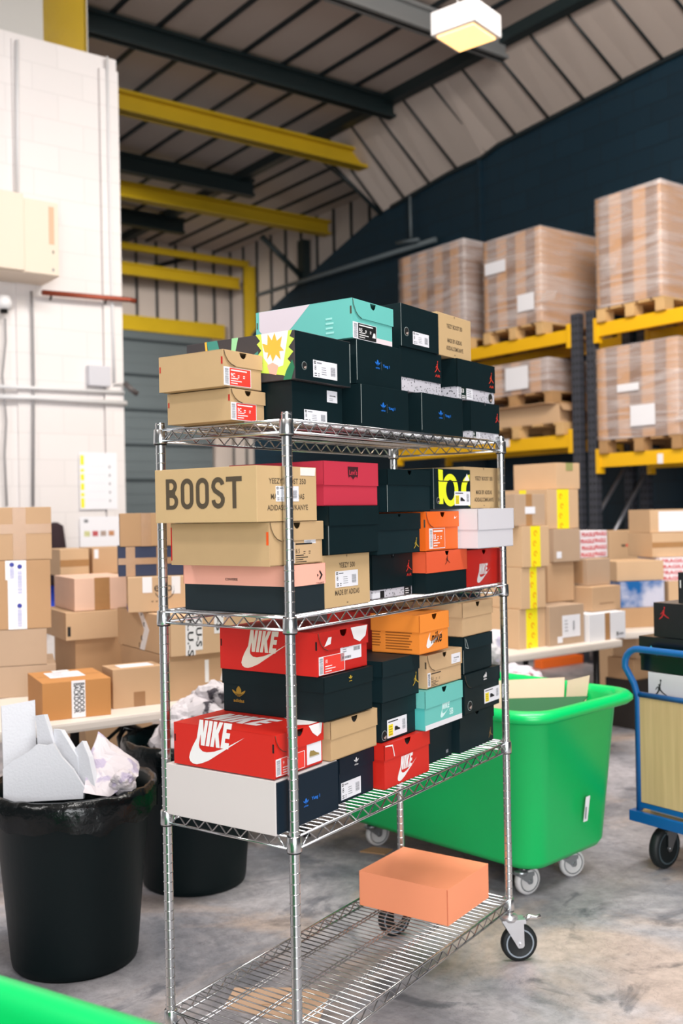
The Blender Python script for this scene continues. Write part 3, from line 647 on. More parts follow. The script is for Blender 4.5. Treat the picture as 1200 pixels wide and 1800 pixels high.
def sizelabel(parent, fr, u, v, W_, h, kind, txt='8'):
    mb = MB()
    def base(m): mb.prism([(u, v), (u+W_, v), (u+W_, v+h), (u, v+h)], (fr[0]+fr[1].cross(fr[2])*.0010, fr[1], fr[2]), .0008, m)
    if kind == 'adidas':
        base(paperw); mb.rect(u+.03*W_, v+.78*h, u+.11*W_, v+.94*h, fr, ink, .0012); mb.rect(u+.055*W_, v+.82*h, u+.085*W_, v+.9*h, fr, white, .0014)
        rows(mb, fr, u+.15*W_, v+.82*h, .3*W_, 1, .1, .07*h, greyp, 3); mb.text(txt, fr, u+.05*W_, v+.42*h, .26*h, ink, off=.0012)
        rows(mb, fr, u+.34*W_, v+.6*h, .22*W_, 4, .13*h, .035*h, greyp, 5); rows(mb, fr, u+.05*W_, v+.2*h, .1*W_, 2, .12*h, .05*h, ink, 6); rows(mb, fr, u+.2*W_, v+.2*h, .07*W_, 2, .12*h, .05*h, ink, 7); bars(mb, fr, u+.72*W_, v+.2*h, .2*W_, .55*h, 14, greyp, vert=False)
    elif kind in ('nikered', 'nikeblack', 'nikeorange'):
        c = {'nikered': redlab, 'nikeblack': ink, 'nikeorange': orange}[kind]
        base(paperw); bars(mb, fr, u+.04*W_, v+.08*h, .13*W_, .84*h, 16, greyp, vert=False); mb.rect(u+.21*W_, v+.03*h, u+.98*W_, v+.97*h, fr, c, .0012)
        rows(mb, fr, u+.25*W_, v+.82*h, .6*W_, 1, .1, .07*h, white, 2, .0016); mb.text(txt, fr, u+.25*W_, v+.48*h, .22*h, white, off=.0016, bold=.03)
        for a in (.5, .7): rows(mb, fr, u+a*W_, v+.56*h, .1*W_, 2, .1*h, .05*h, white, 4, .0016)
        rows(mb, fr, u+.25*W_, v+.38*h, .4*W_, 3, .13*h, .05*h, white, 8, .0016)
        if kind == 'nikeblack': mb.poly([(u+.8*W_, v+.25*h), (u+.86*W_, v+.55*h), (u+.93*W_, v+.55*h), (u+.95*W_, v+.25*h)], fr, white, .0016)
    elif kind == 'kraft':
        base(kraftl); mb.rect(u, v, u+.16*W_, v+h, fr, paperw, .0012); bars(mb, fr, u+.03*W_, v+.08*h, .1*W_, .84*h, 16, ink, .0016, False)
        rows(mb, fr, u+.2*W_, v+.85*h, .55*W_, 1, .1, .07*h, ink, 2); mb.text(txt, fr, u+.2*W_, v+.45*h, .2*h, ink, off=.0014)
        for a in (.45, .62): rows(mb, fr, u+a*W_, v+.5*h, .1*W_, 2, .09*h, .03*h, ink, 4)
        rows(mb, fr, u+.2*W_, v+.33*h, .4*W_, 4, .1*h, .04*h, ink, 8)
    elif kind == 'yellow':
        base(paperw); mb.rect(u+.05*W_, v+.1*h, u+.28*W_, v+.72*h, fr, yellowp, .0012); rows(mb, fr, u+.05*W_, v+.84*h, .5*W_, 1, .1, .06*h, ink, 2)
        for k in range(4): mb.rect(u+.08*W_, v+(.16+.14*k)*h, u+.24*W_, v+(.2+.14*k)*h, fr, gold, .0016)
        shoe_icon(mb, fr, u+.36*W_, v+.3*h, .28*W_, ink, ink); bars(mb, fr, u+.76*W_, v+.25*h, .16*W_, .6*h, 14, greyp, vert=False)
    elif kind == 'outline':
        base(redlab); 
        for a, b_, c, d in ((0, 0, 1, .03), (0, .97, 1, 1), (0, 0, .02, 1), (.98, 0, 1, 1)): mb.rect(u+a*W_, v+b_*h, u+c*W_, v+d*h, fr, white, .0013)
        mb.rect(u, v, u+.18*W_, v+h, fr, paperw, .0012); bars(mb, fr, u+.03*W_, v+.08*h, .12*W_, .84*h, 16, greyp, .0016, False); mb.text(txt, fr, u+.24*W_, v+.6*h, .2*h, white, off=.0014); rows(mb, fr, u+.24*W_, v+.4*h, .4*W_, 3, .14*h, .05*h, white, 8)
    elif kind == 'ship':
        base(paperw); rows(mb, fr, u+.1*W_, v+.84*h, .3*W_, 4, .12*h, .04*h, greyp, 2); rows(mb, fr, u+.55*W_, v+.84*h, .3*W_, 1, .1*h, .05*h, ink, 3); bars(mb, fr, u+.08*W_, v+.1*h, .42*W_, .14*h, 22, ink); bars(mb, fr, u+.62*W_, v+.45*h, .3*W_, .22*h, 16, ink)
    elif kind == 'small':
        base(paperw); bars(mb, fr, u+.25*W_, v+.5*h, .6*W_, .12*h, 18, ink); rows(mb, fr, u+.2*W_, v+.3*h, .6*W_, 2, .15*h, .04*h, greyp, 4)
    elif kind == 'photo':
        base(paperw); shoe_icon(mb, fr, u+.15*W_, v+.3*h, .7*W_, M('khaki print', (150, 128, 70), .6), M('grey sole print', (190, 186, 176), .6))
    elif kind == 'thirteen':
        base(paperw); bars(mb, fr, u+.03*W_, v+.05*h, .16*W_, .9*h, 14, greyp, vert=False); mb.rect(u+.22*W_, v, u+.56*W_, v+h, fr, M('dark green print', (16, 42, 36), .6), .0012); mb.text('13', fr, u+.24*W_, v+.48*h, .36*h, white, off=.0016, bold=.04); rows(mb, fr, u+.26*W_, v+.2*h, .25*W_, 2, .14*h, .07*h, white, 2, .0016); rows(mb, fr, u+.62*W_, v+.7*h, .3*W_, 4, .16*h, .05*h, greyp, 5)
    return mb.build('size_label' if kind not in ('ship', 'small', 'photo') else ('picture_label' if kind == 'photo' else 'sticker'), parent)
# ------------------------------------------------------------------ shoe boxes
def notch_loop(w_, top, d, r, shape='v'):
    c = w_/2; h = top
    if not r: return [(0, h-d), (w_, h-d), (w_, h), (0, h)]
    nt = [(c+r*math.cos(math.radians(a)), h-r*1.15*math.sin(math.radians(a))) for a in range(0, 181, 20)]
    return [(0, h-d), (w_, h-d), (w_, h)]+nt+[(0, h)]
TH = .0022
def shoebox(label, s, t, z, w_, l, h, style, col, lid=None, d=.045, notch=0.0, front=None, left=None, top=None, lidart=None, topart=None, labels=(), group='', dyaw=0.0, sides=None, inner=None, flare=0.0, cat='shoe box', name='shoe_box', leftlid=None, topm=None):
    yaw = RYAW+math.radians(dyaw); aa = Vector((math.cos(yaw), math.sin(yaw), 0)); bb = Vector((-math.sin(yaw), math.cos(yaw), 0))
    o = R(s, t, z)+aa*(w_/2)+bb*(l/2)
    T = thing(name, label, cat, o, yaw, group)
    lid = lid or col; sides = sides or col; inner = inner or dark
    mb = MB(); ff = FF(w_, l); fl = FL(w_, l)
    if style == 'plain':
        mb.box(-w_/2, -l/2, 0, w_/2, l/2, h, sides, .0016)
        if front: front(mb, ff, w_, h)
        if left: left(mb, fl, l, h)
        if top: top(mb, FT(w_, l, h), w_, l)
        body = mb.build('body', T); bf = ff
    else:
        i = .0028; bf = FF(w_, l, i)
        hh = h-.003; nr = notch*1.18
        mb.box(-w_/2+i, -l/2+i, 0, w_/2-i, l/2-i, TH, col)
        wi = w_-2*i; li = l-2*i
        mb.prism(notch_loop(wi, hh, hh, nr), (Vector((-wi/2, -l/2+i, 0)), X, Zv), TH, col)
        mb.box(-wi/2, l/2-i-TH, 0, wi/2, l/2-i, hh, col); mb.box(wi/2-TH, -li/2+TH, 0, wi/2, li/2-TH, hh, sides)
        if style == 'flap': mb.box(-w_/2, -l/2, 0, -w_/2+TH, l/2, h, sides, .0006); lf = fl
        else: mb.box(-wi/2, -li/2+TH, 0, -wi/2+TH, li/2-TH, hh, sides); lf = FL(w_, l, i)
        mb.box(-wi/2+.006, -li/2+.012, hh*.55, wi/2-.006, li/2-.012, hh*.72, M('tissue paper', (225, 222, 220), .9, bump=.8, bscale=25))
        if front: front(mb, bf, w_, h)
        if left: left(mb, lf, l, h)
        body = mb.build('body', T)
        mb = MB(); mb.box(-w_/2, -l/2, h-TH, w_/2, l/2, h, topm or lid, .0008)
        if style == 'lid':
            fo = Vector((-w_/2, -l/2-.0, 0)); q = notch_loop(w_, h-TH*.5, d, notch)
            if flare: mb.prism(q, (fo+Vector((0, 0, h))-Vector((0, math.sin(flare)*0, 0)), X, Vector((0, math.sin(flare), math.cos(flare)))), TH, lid) if False else None
            mb.prism(q, (fo, X, Zv), TH, lid)
            mb.prism([(0, h-d), (l, h-d), (l, h-.001), (0, h-.001)], (Vector((-w_/2, l/2, 0)), -Yv, Zv), TH, lid)
            mb.prism([(0, h-d), (l, h-d), (l, h-.001), (0, h-.001)], (Vector((w_/2, -l/2, 0)), Yv, Zv), TH, lid)
            mb.prism([(0, h-d), (w_, h-d), (w_, h-.001), (0, h-.001)], (Vector((w_/2, l/2, 0)), -X, Zv), TH, lid)
        else:
            c0 = .004; cur = [(c0, h-.001), (c0+.004, h-d*.35), (c0+.014, h-d*.68), (c0+.026, h-d*.88), (c0+.042, h-d)]
            q = cur+[(w_, h-d), (w_, h-TH*.5)]
            if notch: q += [(w_/2+notch*math.cos(math.radians(a)), h-TH*.5-notch*1.15*math.sin(math.radians(a))) for a in range(0, 181, 20)]
            mb.prism(q, (Vector((-w_/2, -l/2-.0006, 0)), X, Zv), TH, lid)
            mb.prism([(0, h-d), (l, h-d), (l, h-.001), (0, h-.001)], (Vector((w_/2, -l/2, 0)), Yv, Zv), TH, lid)
            mb.tube([(-w_/2+x, -l/2-.0008, y) for x, y in cur], .0009, brownink, 4)
        if lidart: lidart(mb, (Vector((-w_/2, -l/2-.0008, 0)), X, Zv), w_, h)
        if leftlid: leftlid(mb, (Vector((-w_/2-.0003, l/2, 0)), -Yv, Zv), l, h)
        if topart: topart(mb, FT(w_, l, h), w_, l)
        mb.build('lid', T)
    for lb in labels:
        kind, u, v, lw, lh = lb[:5]; txt = lb[5] if len(lb) > 5 else '8'; onlid = len(lb) > 6
        sizelabel(T, (FF(w_, l, -.001) if onlid else bf), u*w_, v*h, lw*w_, lh*h, kind, txt)
    return T
def hole(mb, fr, u, v, r, liner=edge):
    mb.poly(arc(u, v, r*1.12, 0, 345, 20), fr, liner, .0004); mb.poly(arc(u, v, r, 0, 345, 20), fr, dark, .0008); mb.poly(arc(u+r*.2, v-r*.2, r*.55, 200, 380, 10), fr, M('tissue glimpse', (170, 150, 140), .8), .001)
def seam(mb, fr, W_, H_, m=edge): mb.rect(0, 0, .0022, H_, fr, m, .0004)
def tab(mb, fr, W_, H_, m): mb.rect(W_-.006, H_*.6, W_-.0005, H_*.8, fr, m, .0006); mb.rect(.003, H_*.55, .007, H_*.72, fr, m, .0006)
def kside(m=brownink): return lambda mb, fr, W_, H_: tab(mb, fr, W_, H_, m)
G1, G2, G3 = 'shoe boxes on the top rack shelf', 'shoe boxes on the second rack shelf', 'shoe boxes on the third rack shelf'
S1, S2, S3, S4 = SURF
# top shelf -------------------------------------------------------------
redtab = M('red tab', (190, 30, 24), .6)
shoebox('smaller tan shoe box with red size label, lowest at the top shelf left end', -.062, .125, S1, .137, .212, .079, 'flap', kraft, d=.034, notch=.013, left=kside(redtab), labels=[('nikered', .03, .02, .72, .55, '5C')], group=G1)
shoebox('larger tan shoe box with red size label stacked on the smaller tan box', -.09, .122, S1+.081, .152, .216, .090, 'flap', kraft, d=.038, notch=.014, left=kside(redtab), labels=[('nikered', .03, .04, .68, .5, '9C')], group=G1)
def art(mb, fr, L_, H_):                               # loose abstract brush shapes on the charcoal side
    g1, g2, li, og = M('teal paint', (64, 140, 128), .6), M('deep green paint', (40, 120, 84), .6), M('lime paint', (206, 232, 90), .6), M('amber paint', (246, 184, 66), .6)
    P = lambda p, m, o=.0005: mb.poly([(a*L_, b_*H_) for a, b_ in p], fr, m, o)
    P([(.2, 1), (.3, 1), (.33, .72), (.42, .5), (.55, .46), (.68, .66), (.68, .4), (.55, .24), (.42, .22), (.3, .36), (.22, .7)], g1); mb.stroke([(x*L_, y*H_) for x, y in [(.19, 1), (.2, .72), (.27, .4), (.36, .2)]], .007, fr, og)
    P([(.44, 1), (.5, 1), (.47, .68), (.43, .62)], M('pale green paint', (150, 214, 160), .6), .0006)
    P([(.66, 1), (.7, .86), (.67, .8), (.71, .66), (.68, .58), (.72, .4), (.7, .2), (.9, .1), (.93, .04), (.94, .2), (.98, .3), (.94, .42), (.99, .56), (.95, .66), (1, .82), (.96, .88), (.985, 1)], li, .0006)
    P([(.71, 1), (.95, 1), (.93, .7), (.9, .3), (.8, .24), (.73, .5)], white, .0008)
    P([(.74, .62), (.72, .8), (.765, .76), (.77, .98), (.805, .84), (.83, .99), (.85, .82), (.895, .9), (.88, .7), (.91, .6), (.87, .6), (.88, .42), (.84, .54), (.81, .4), (.79, .56), (.76, .46), (.77, .6)], og, .001); P([(.76, .34), (.81, .38), (.86, .3), (.84, .12), (.78, .16)], pink, .0011)
    P([(.9, .0), (.97, .0), (1, .24), (.98, .4), (.93, .2)], g2, .0009)
shoebox('black shoe box with colourful painted side, behind the small tan boxes', .0645, .02, S1+.104, .248, .365, .123, 'plain', black, sides=M('charcoal grey side', (64, 60, 62), .5), group=G1,
        front=lambda mb, fr, W_, H_: (mb.rect(.0015, .0015, W_-.0015, H_-.0015, fr, black, .0003), hole(mb, fr, .16*W_, .3*H_, .0095), mb.rect(W_-.004, .1*H_, W_-.001, H_*.95, fr, edge, .0006)), left=art, labels=[('adidas', .31, .1, .43, .36)])
shoebox('black shoe box with two white stickers directly above the front corner post', .0775, .04, S1, .222, .34, .103, 'plain', black, group=G1, labels=[('adidas', .22, .0, .45, .33), ('small', .68, .58, .21, .3)])
def mintside(mb, fr, L_, H_):
    mb.poly([(.012, H_*.995), (L_*.58, H_*.995), (.52*L_, H_*.83), (.4*L_, H_*.5), (.28*L_, H_*.2), (.18*L_, H_*.05), (.012, H_*.5)], fr, M('pale lilac print', (222, 210, 218), .5), .0005)
    rows(mb, fr, .74*L_, .52*H_, .1*L_, 4, .12*H_, .05*H_, M('pale mint print', (160, 226, 218), .5), 3); tab(mb, fr, L_, H_, brownink)
shoebox('mint green shoe box with pale rounded patch, at the very top of the rack', .325, .02, S1+.2415, .212, .335, .108, 'flap', mint, d=.05, notch=.016, left=mintside, group=G1, labels=[('nikeblack', .03, .0, .56, .42, '8.5')],
        front=lambda mb, fr, W_, H_: mb.rect(.5*W_, .0, W_-.004, .13*H_, fr, M('pale pink strip', (232, 216, 220), .5), .0005))
def tec(mb, fr, W_, H_):
    mb.rect(.001, .01, .0035, H_-.002, fr, edge, .0004); u, v = .4*W_, .42*H_
    trefoil(mb, fr, u, v, .026, bluep, black); mb.rect(u+.033, v-.003, u+.0336, v+.022, fr, greyp, .0006); mb.text('Yung 1', fr, u+.04, v+.004, .0105, bluep, width=.036, bold=.04)
yl = 'black shoe box with a blue printed logo, '
shoebox(yl+'upper one, left of the red emblem box', .345, .022, S1+.119, .236, .34, .122, 'plain', black, front=tec, group=G1)
shoebox(yl+'on the shelf directly under a matching one', .345, .01, S1, .252, .34, .118, 'plain', black, front=tec, group=G1)
shoebox(yl+'right-hand one standing on the wire shelf', .672, .01, S1, .262, .34, .122, 'plain', black, front=tec, group=G1)
def jf(m=redlab, x=.84, y=.5, sz=.034, air=True):
    def f(mb, fr, W_, H_):
        jump(mb, fr, x*W_, y*H_, sz, m)
        if air: mb.text('AIR', fr, x*W_+.003, y*H_-.0135, .008, m, width=sz*.9)
    return f
airo = M('orange red print', (226, 70, 40), .5)
shoebox('black lidded shoe box with red emblem and speckled base beside the orange emblem box', .588, .035, S1+.1235, .258, .34, .130, 'lid', speck, lid=black, d=.088, lidart=jf(redlab, .82, .56), group=G1)
shoebox('black lidded shoe box with orange flying emblem and speckled base showing 13', .94, .03, S1+.1265, .272, .34, .130, 'lid', speck, lid=black, d=.09, lidart=jf(airo, .82, .52, .036), group=G1, labels=[('thirteen', .02, .02, .38, .3)],
        front=lambda mb, fr, W_, H_: hole(mb, fr, .88*W_, .15*H_, .015))
shoebox('black shoe box with small red emblem lowest at the right end of top shelf', 1.012, .022, S1, .212, .34, .125, 'lid', speck, lid=black, d=.098, notch=.007, lidart=jf(redlab, .84, .5, .03, False), group=G1, labels=[('thirteen', .02, .02, .3, .18), ('small', .84, .02, .14, .16)])
shoebox('black shoe box with white label and round hole, right of the top mint box', .596, .03, S1+.254, .226, .34, .126, 'plain', black, group=G1, labels=[('adidas', .3, .1, .42, .3)],
        front=lambda mb, fr, W_, H_: (seam(mb, fr, W_, H_), hole(mb, fr, .14*W_, .36*H_, .012)), left=lambda mb, fr, L_, H_: mb.stroke([((.84+.05*math.cos(a*.7))*L_, (.38+.12*math.sin(a*.7))*H_) for a in range(8)], .006, fr, redlab))
def yz(lines, big=False):
    def f(mb, fr, W_, H_):
        for txt, v, wd in lines: mb.text(txt, fr, .5*W_, v*H_, .105*H_, brownink, width=wd*W_, align='l') if False else mb.text(txt, fr, .5*W_-wd*W_/2, v*H_, .1*H_, brownink, width=wd*W_, bold=.012)
        mb.poly([(.49*W_, H_*.985), (.51*W_, H_*.985), (.5*W_, H_*.93)], fr, brownink)
        mb.rect(.485*W_, .06*H_, .515*W_, .075*H_, fr, brownink)
    return f
Y350 = [('YEEZY BOOST 350', .68, .46), ('MADE BY ADIDAS', .34, .42), ('ADIDAS.COM/KANYE', .16, .5)]
shoebox('sand shoe box with YEEZY BOOST 350 lettering at the top right of the rack', .84, .045, S1+.2585, .228, .335, .135, 'plain', yzk, front=yz(Y350), group=G1)
# second shelf ----------------------------------------------------------
def boost(mb, fr, L_, H_):
    m = brownink; x0 = .115*L_; hh = .57*H_; y0 = .25*H_; wd = .0122; gw = .128*L_; sp = .153*L_
    a = wd/2
    h2 = y0+hh*.515; rt = (y0+hh-h2)/2; rb = (h2-y0)/2
    out = [(x0, y0), (x0+gw*.98-rb, y0)]+[(x0+gw*.98-rb+rb*math.cos(math.radians(q)), y0+rb+rb*math.sin(math.radians(q))) for q in range(-90, 61, 15)]+[(x0+gw*.9-rt+rt*math.cos(math.radians(q)), h2+rt+rt*math.sin(math.radians(q))) for q in range(-50, 91, 15)]+[(x0, y0+hh)]
    def inn(yc, r, xr): return [(x0+wd, yc-r), (x0+xr-wd-r, yc-r)]+[(x0+xr-wd-r+r*math.cos(math.radians(q)), yc+r*math.sin(math.radians(q))) for q in range(-75, 76, 15)]+[(x0+xr-wd-r, yc+r), (x0+wd, yc+r)]
    mb.poly([out, inn(y0+rb, rb-wd*.82, gw*.98)[::-1], inn(h2+rt, rt-wd*.82, gw*.9)[::-1]], fr, m)
    for k in (1, 2):
        cx = x0+sp*k+gw/2; r = gw/2-a
        pts = [(cx+r*math.cos(math.radians(q)), y0+hh-a-r+r*math.sin(math.radians(q))) for q in range(0, 181, 20)]+[(cx+r*math.cos(math.radians(q)), y0+a+r+r*math.sin(math.radians(q))) for q in range(180, 361, 20)]
        mb.stroke(pts, wd, fr, m, closed=True)
    cx = x0+sp*3+gw/2; r = gw/2-a; ht = (hh-wd)/4
    pts = [(cx+r*math.cos(math.radians(q)), y0+hh-a-r+r*math.sin(math.radians(q))) for q in range(10, 181, 20)]
    pts += [(cx-r, y0+hh*.68), (cx-r*.7, y0+hh*.58), (cx, y0+hh*.5), (cx+r*.7, y0+hh*.42), (cx+r, y0+hh*.32)]
    pts += [(cx+r*math.cos(math.radians(q)), y0+a+r+r*math.sin(math.radians(q))) for q in range(0, -181, -20)]
    mb.stroke(pts, wd, fr, m)
    xx = x0+sp*4; mb.stroke([(xx-.004, y0+hh-a), (xx+gw*1.08, y0+hh-a)], wd, fr, m); mb.stroke([(xx+gw*.52, y0), (xx+gw*.52, y0+hh)], wd, fr, m, .0007)
def boostf(mb, fr, W_, H_):
    yz([('YEEZY BOOST 350', .68, .62), ('MADE BY ADIDAS', .40, .56), ('ADIDAS.COM/KANYE', .2, .68)])(mb, fr, W_, H_)
    mb.prism([(.72*W_, .84*H_), (.97*W_, .84*H_), (.985*W_, .99*H_), (.72*W_, .99*H_)], (fr[0]-Yv*.001, fr[1], fr[2]), .001, M('clear white tape', (236, 230, 224), .2))
shoebox('large sand coloured shoe box with BOOST in big letters on its side', -.099, .016, S2+.2315, .24, .334, .135, 'plain', yzk, front=boostf, left=boost, group=G2, labels=[('adidas', .3, .36, .38, .28, '8')])
shoebox('tan flap-lid shoe box under the big BOOST box', -.05, .02, S2+.123, .223, .325, .107, 'flap', kraft, d=.047, notch=.015, left=lambda mb, fr, L_, H_: (mb.rect(L_-.009, H_*.48, L_-.002, H_*.78, fr, M('orange tab', (240, 90, 30), .5), .0006), mb.rect(0, .1*H_, .004, .9*H_, fr, redtab, .0005)), group=G2, labels=[('kraft', .36, .03, .58, .5, '8.5'), ('small', .64, .47, .22, .2)])
def chev(mb, fr, W_, H_):
    u, v = .8*W_, .66*H_; s_ = .022
    mb.stroke([(u+.004, v+s_), (u+.014, v+s_/2), (u+.004, v)], .005, fr, ink); mb.poly([(u-.006, v+s_/2+.004), (u, v+s_/2), (u-.006, v+s_/2-.004)], fr, ink)
    mb.text('CONVERSE', fr, u-.012, v-.013, .006, ink, width=.034)
shoebox('shoe box with pale pink lid and black base on the second shelf', .02, .02, S2, .16, .35, .121, 'lid', M('slate black card', (22, 36, 42), .55), lid=pink, d=.052, lidart=chev, group=G2, leftlid=lambda mb, fr, L_, H_: mb.text('CONVERSE', fr, .42*L_, .67*H_, .0065, ink, width=.042, bold=.02))
def levi(mb, fr, W_, H_):
    u, v, a, b_ = .42*W_, .6*H_, .05, .034
    lo = [(u, v+b_), (u+.0015, v+.012), (u+.004, v+.005), (u+.011, v+.009), (u+.018, v+.006), (u+a/2, v+.0005), (u+a-.018, v+.006), (u+a-.011, v+.009), (u+a-.004, v+.005), (u+a-.0015, v+.012), (u+a, v+b_)]
    mb.poly(lo, fr, M('dark maroon print', (64, 20, 28), .6)); mb.text("Levi's", fr, u+.006, v+.012, .014, crim, width=.038, off=.001, bold=.02)
shoebox('crimson red lidded shoe box with a dark wing-shaped logo patch', .172, .015, S2+.2685, .262, .32, .117, 'lid', crim, lid=crim, d=.062, lidart=levi, group=G2)
shoebox('plain black shoe box with white finger notch, between the crimson and lime boxes', .478, .012, S2+.2495, .246, .33, .122, 'lid', black2, lid=black, d=.044, notch=.012, group=G2, front=lambda mb, fr, W_, H_: seam(mb, fr, W_, H_))
def limeart(mb, fr, W_, H_):
    r0 = .215*W_; r1 = .1*W_; cx, cy = .44*W_, .47*H_
    mb.poly([(.14*W_, .12*H_), (.25*W_, .12*H_), (.25*W_, .97*H_), (.13*W_, .985*H_)], fr, lime)
    mb.poly([arc(cx, cy, r0, 0, 350, 30, .41*H_), arc(cx, cy, r1*1.15, 0, 350, 24, .26*H_)], fr, lime, .0007)
    c2 = 1.02*W_; out = [(x, y) for x, y in arc(c2, cy, .29*W_, 98, 262, 18, .42*H_) if x < W_-.003]; inn = [(x, y) for x, y in arc(c2, cy, .15*W_, 98, 262, 14, .28*H_) if x < W_-.003]
    mb.poly(out+inn[::-1], fr, lime, .0007)
    mb.poly([(.82*W_, .72*H_), (.9*W_, .9*H_), (.97*W_, .72*H_)], fr, white, .001)
    mb.stroke([(.05*W_, .98*H_), (.06*W_, .82*H_), (.1*W_, .72*H_), (.16*W_, .69*H_), (W_-.003, .69*H_)], .003, fr, dark, .0011); hole(mb, fr, .12*W_, .21*H_, .009); mb.rect(0, 0, .002, H_, fr, edge, .0005)
shoebox('black shoe box with huge lime yellow rounded letters', .735, .01, S2+.2555, .243, .3, .124, 'plain', black, front=limeart, group=G2, labels=[('yellow', .55, .08, .43, .36)])
shoebox('sand shoe box with YEEZY BOOST 350 lettering behind the lime lettered box', .982, .035, S2+.256, .282, .335, .136, 'plain', yzk, front=yz(Y350), group=G2)
shoebox('black lidded shoe box below the crimson box', .178, .005, S2+.1405, .242, .33, .127, 'lid', black, lid=black, d=.05, group=G2, front=lambda mb, fr, W_, H_: seam(mb, fr, W_, H_))
shoebox('charcoal shoe box with small gold flying emblem in its lower corner', .424, .015, S2+.1285, .24, .33, .116, 'lid', black2, lid=black, d=.046, notch=.008, group=G2, front=jf(goldp, .84, .1, .03, False))
shoebox('bright orange shoe box with curved flap lid and an orange size label', .688, .012, S2+.129, .21, .33, .119, 'flap', orange, d=.048, notch=.015, left=kside(), group=G2, lidart=lambda mb, fr, W_, H_: swoosh(mb, fr, .84*W_, .8*H_, .024, white, .001), labels=[('nikeorange', .12, .05, .46, .52, '15')])
shoebox('plain white lidded shoe box overhanging the right end of the second shelf', .903, -.053, S2+.1285, .262, .33, .126, 'lid', whitec, lid=whitec, d=.066, group=G2)
shoebox('sand coloured shoe box with YEEZY 500 lettering and a white label', .182, .03, S2, .222, .3, .139, 'plain', yzk, group=G2, front=yz([('YEEZY 500', .74, .34), ('MADE BY ADIDAS', .22, .52)]), labels=[('adidas', .25, .37, .48, .31, '8')])
def jbase(mb, fr, W_, H_): mb.rect(.004, .02*H_, .2*W_, .14*H_, fr, paperw); mb.rect(.2*W_, .01*H_, .3*W_, .17*H_, fr, ink); mb.rect(.79*W_, .01*H_, .97*W_, .2*H_, fr, ink); rows(mb, fr, .82*W_, .14*H_, .12*W_, 3, .05*H_, .02*H_, white, 3, .0008)
shoebox('black lidded shoe box with red emblem and thin speckled base on second shelf', .462, .06, S2, .226, .3, .127, 'lid', speck, lid=black, d=.1, notch=.01, lidart=jf(redlab, .82, .55, .032), front=jbase, group=G2)
shoebox('shoe box with rust orange lid, black emblem and black base', .692, .015, S2, .264, .32, .127, 'lid', black, lid=rust, d=.064, notch=.013, lidart=jf(ink, .44, .66, .03, False), group=G2)
shoebox('red shoe box with white NIKE logo at the second shelf right end', .972, .024, S2, .242, .32, .120, 'lid', red, lid=red, d=.04, notch=.014, front=lambda mb, fr, W_, H_: nike(mb, fr, .3*W_, .08*H_, .1, white), group=G2)
# third shelf -----------------------------------------------------------
def nside(mb, fr, L_, H_): nike(mb, fr, .23*L_, .07*H_, .5*L_, M('cream print', (228, 216, 200), .5)); tab(mb, fr, L_, H_, dark)
shoebox('red flap-lid shoe box with NIKE logo and white shipping sticker', .138, .02, S3+.3625, .236, .33, .113, 'flap', redd, d=.05, notch=.017, sides=M('shaded red card', (208, 34, 26), .5), left=nside, group=G3,
        lidart=lambda mb, fr, W_, H_: (mb.poly([(.64*W_, H_*.99), (.98*W_, H_*.99), (.94*W_, .74*H_), (.82*W_, .62*H_), (.7*W_, .72*H_)], fr, white, .0008), mb.poly([(.12*W_, .66*H_), (.2*W_, .86*H_), (.26*W_, .86*H_), (.24*W_, .7*H_)], fr, white, .0008)), labels=[('outline', .03, .02, .5, .42, '10'), ('ship', .45, .24, .42, .42)])
def tref2(mb, fr, L_, H_): trefoil(mb, fr, .1*L_, .24*H_, .045, gold, black)
shoebox('black lidded shoe box with gold trefoil emblem on its long side', .15, .01, S3+.2445, .232, .345, .116, 'lid', black, lid=black, d=.04, left=tref2, group=G3, lidart=lambda mb, fr, W_, H_: trefoil(mb, fr, .48*W_, .78*H_, .017, goldp, black, True))
def ntop(mb, fr, W_, L_):                              # big mark printed on the lid
    f2 = (fr[0]+Yv*L_, -Yv, X)
    nikeword(mb, f2, .12*L_, .34*W_, .6*L_, .42*W_, white); mb.poly([(.5*L_, .98*W_), (.99*L_, .98*W_), (.995*L_, .72*W_), (.9*L_, .6*W_), (.8*L_, .78*W_), (.66*L_, .9*W_)], f2, white, .0009)
shoebox('red shoe box with NIKE side print and big white print across its lid', -.03, .032, S3+.1365, .204, .335, .107, 'flap', red, d=.048, notch=.017, left=lambda mb, fr, L_, H_: (nike(mb, fr, .16*L_, .06*H_, .56*L_, white), tab(mb, fr, L_, H_, dark)), topart=ntop, group=G3,
        lidart=lambda mb, fr, W_, H_: mb.poly([(.68*W_, H_*.99), (.97*W_, H_*.99), (.94*W_, .74*H_), (.86*W_, .68*H_), (.76*W_, .8*H_)], fr, white, .0008), labels=[('outline', .03, .04, .58, .4, '9'), ('photo', .66, .06, .3, .48)])
shoebox('large box with off-white sleeve and black front, lowest on the third shelf', -.033, .03, S3, .262, .364, .133, 'plain', offw, group=G3,
        front=lambda mb, fr, W_, H_: (mb.prism([(.004, .004), (W_-.004, .004), (W_-.004, H_-.004), (.004, H_-.004)], (fr[0]-Yv*.006, fr[1], fr[2]), .0058, navy), trefoil(mb, (fr[0]-Yv*.006, fr[1], fr[2]), .4*W_, .34*H_, .022, bluep, navy), mb.text('Yung 1', (fr[0]-Yv*.006, fr[1], fr[2]), .53*W_, .4*H_, .011, bluep, width=.036, bold=.04)))
shoebox('plain tan lidded shoe box between the printed red box and the charcoal boxes', .19, .02, S3+.1345, .225, .33, .104, 'lid', kraft, lid=kraft, d=.046, notch=.016, group=G3)
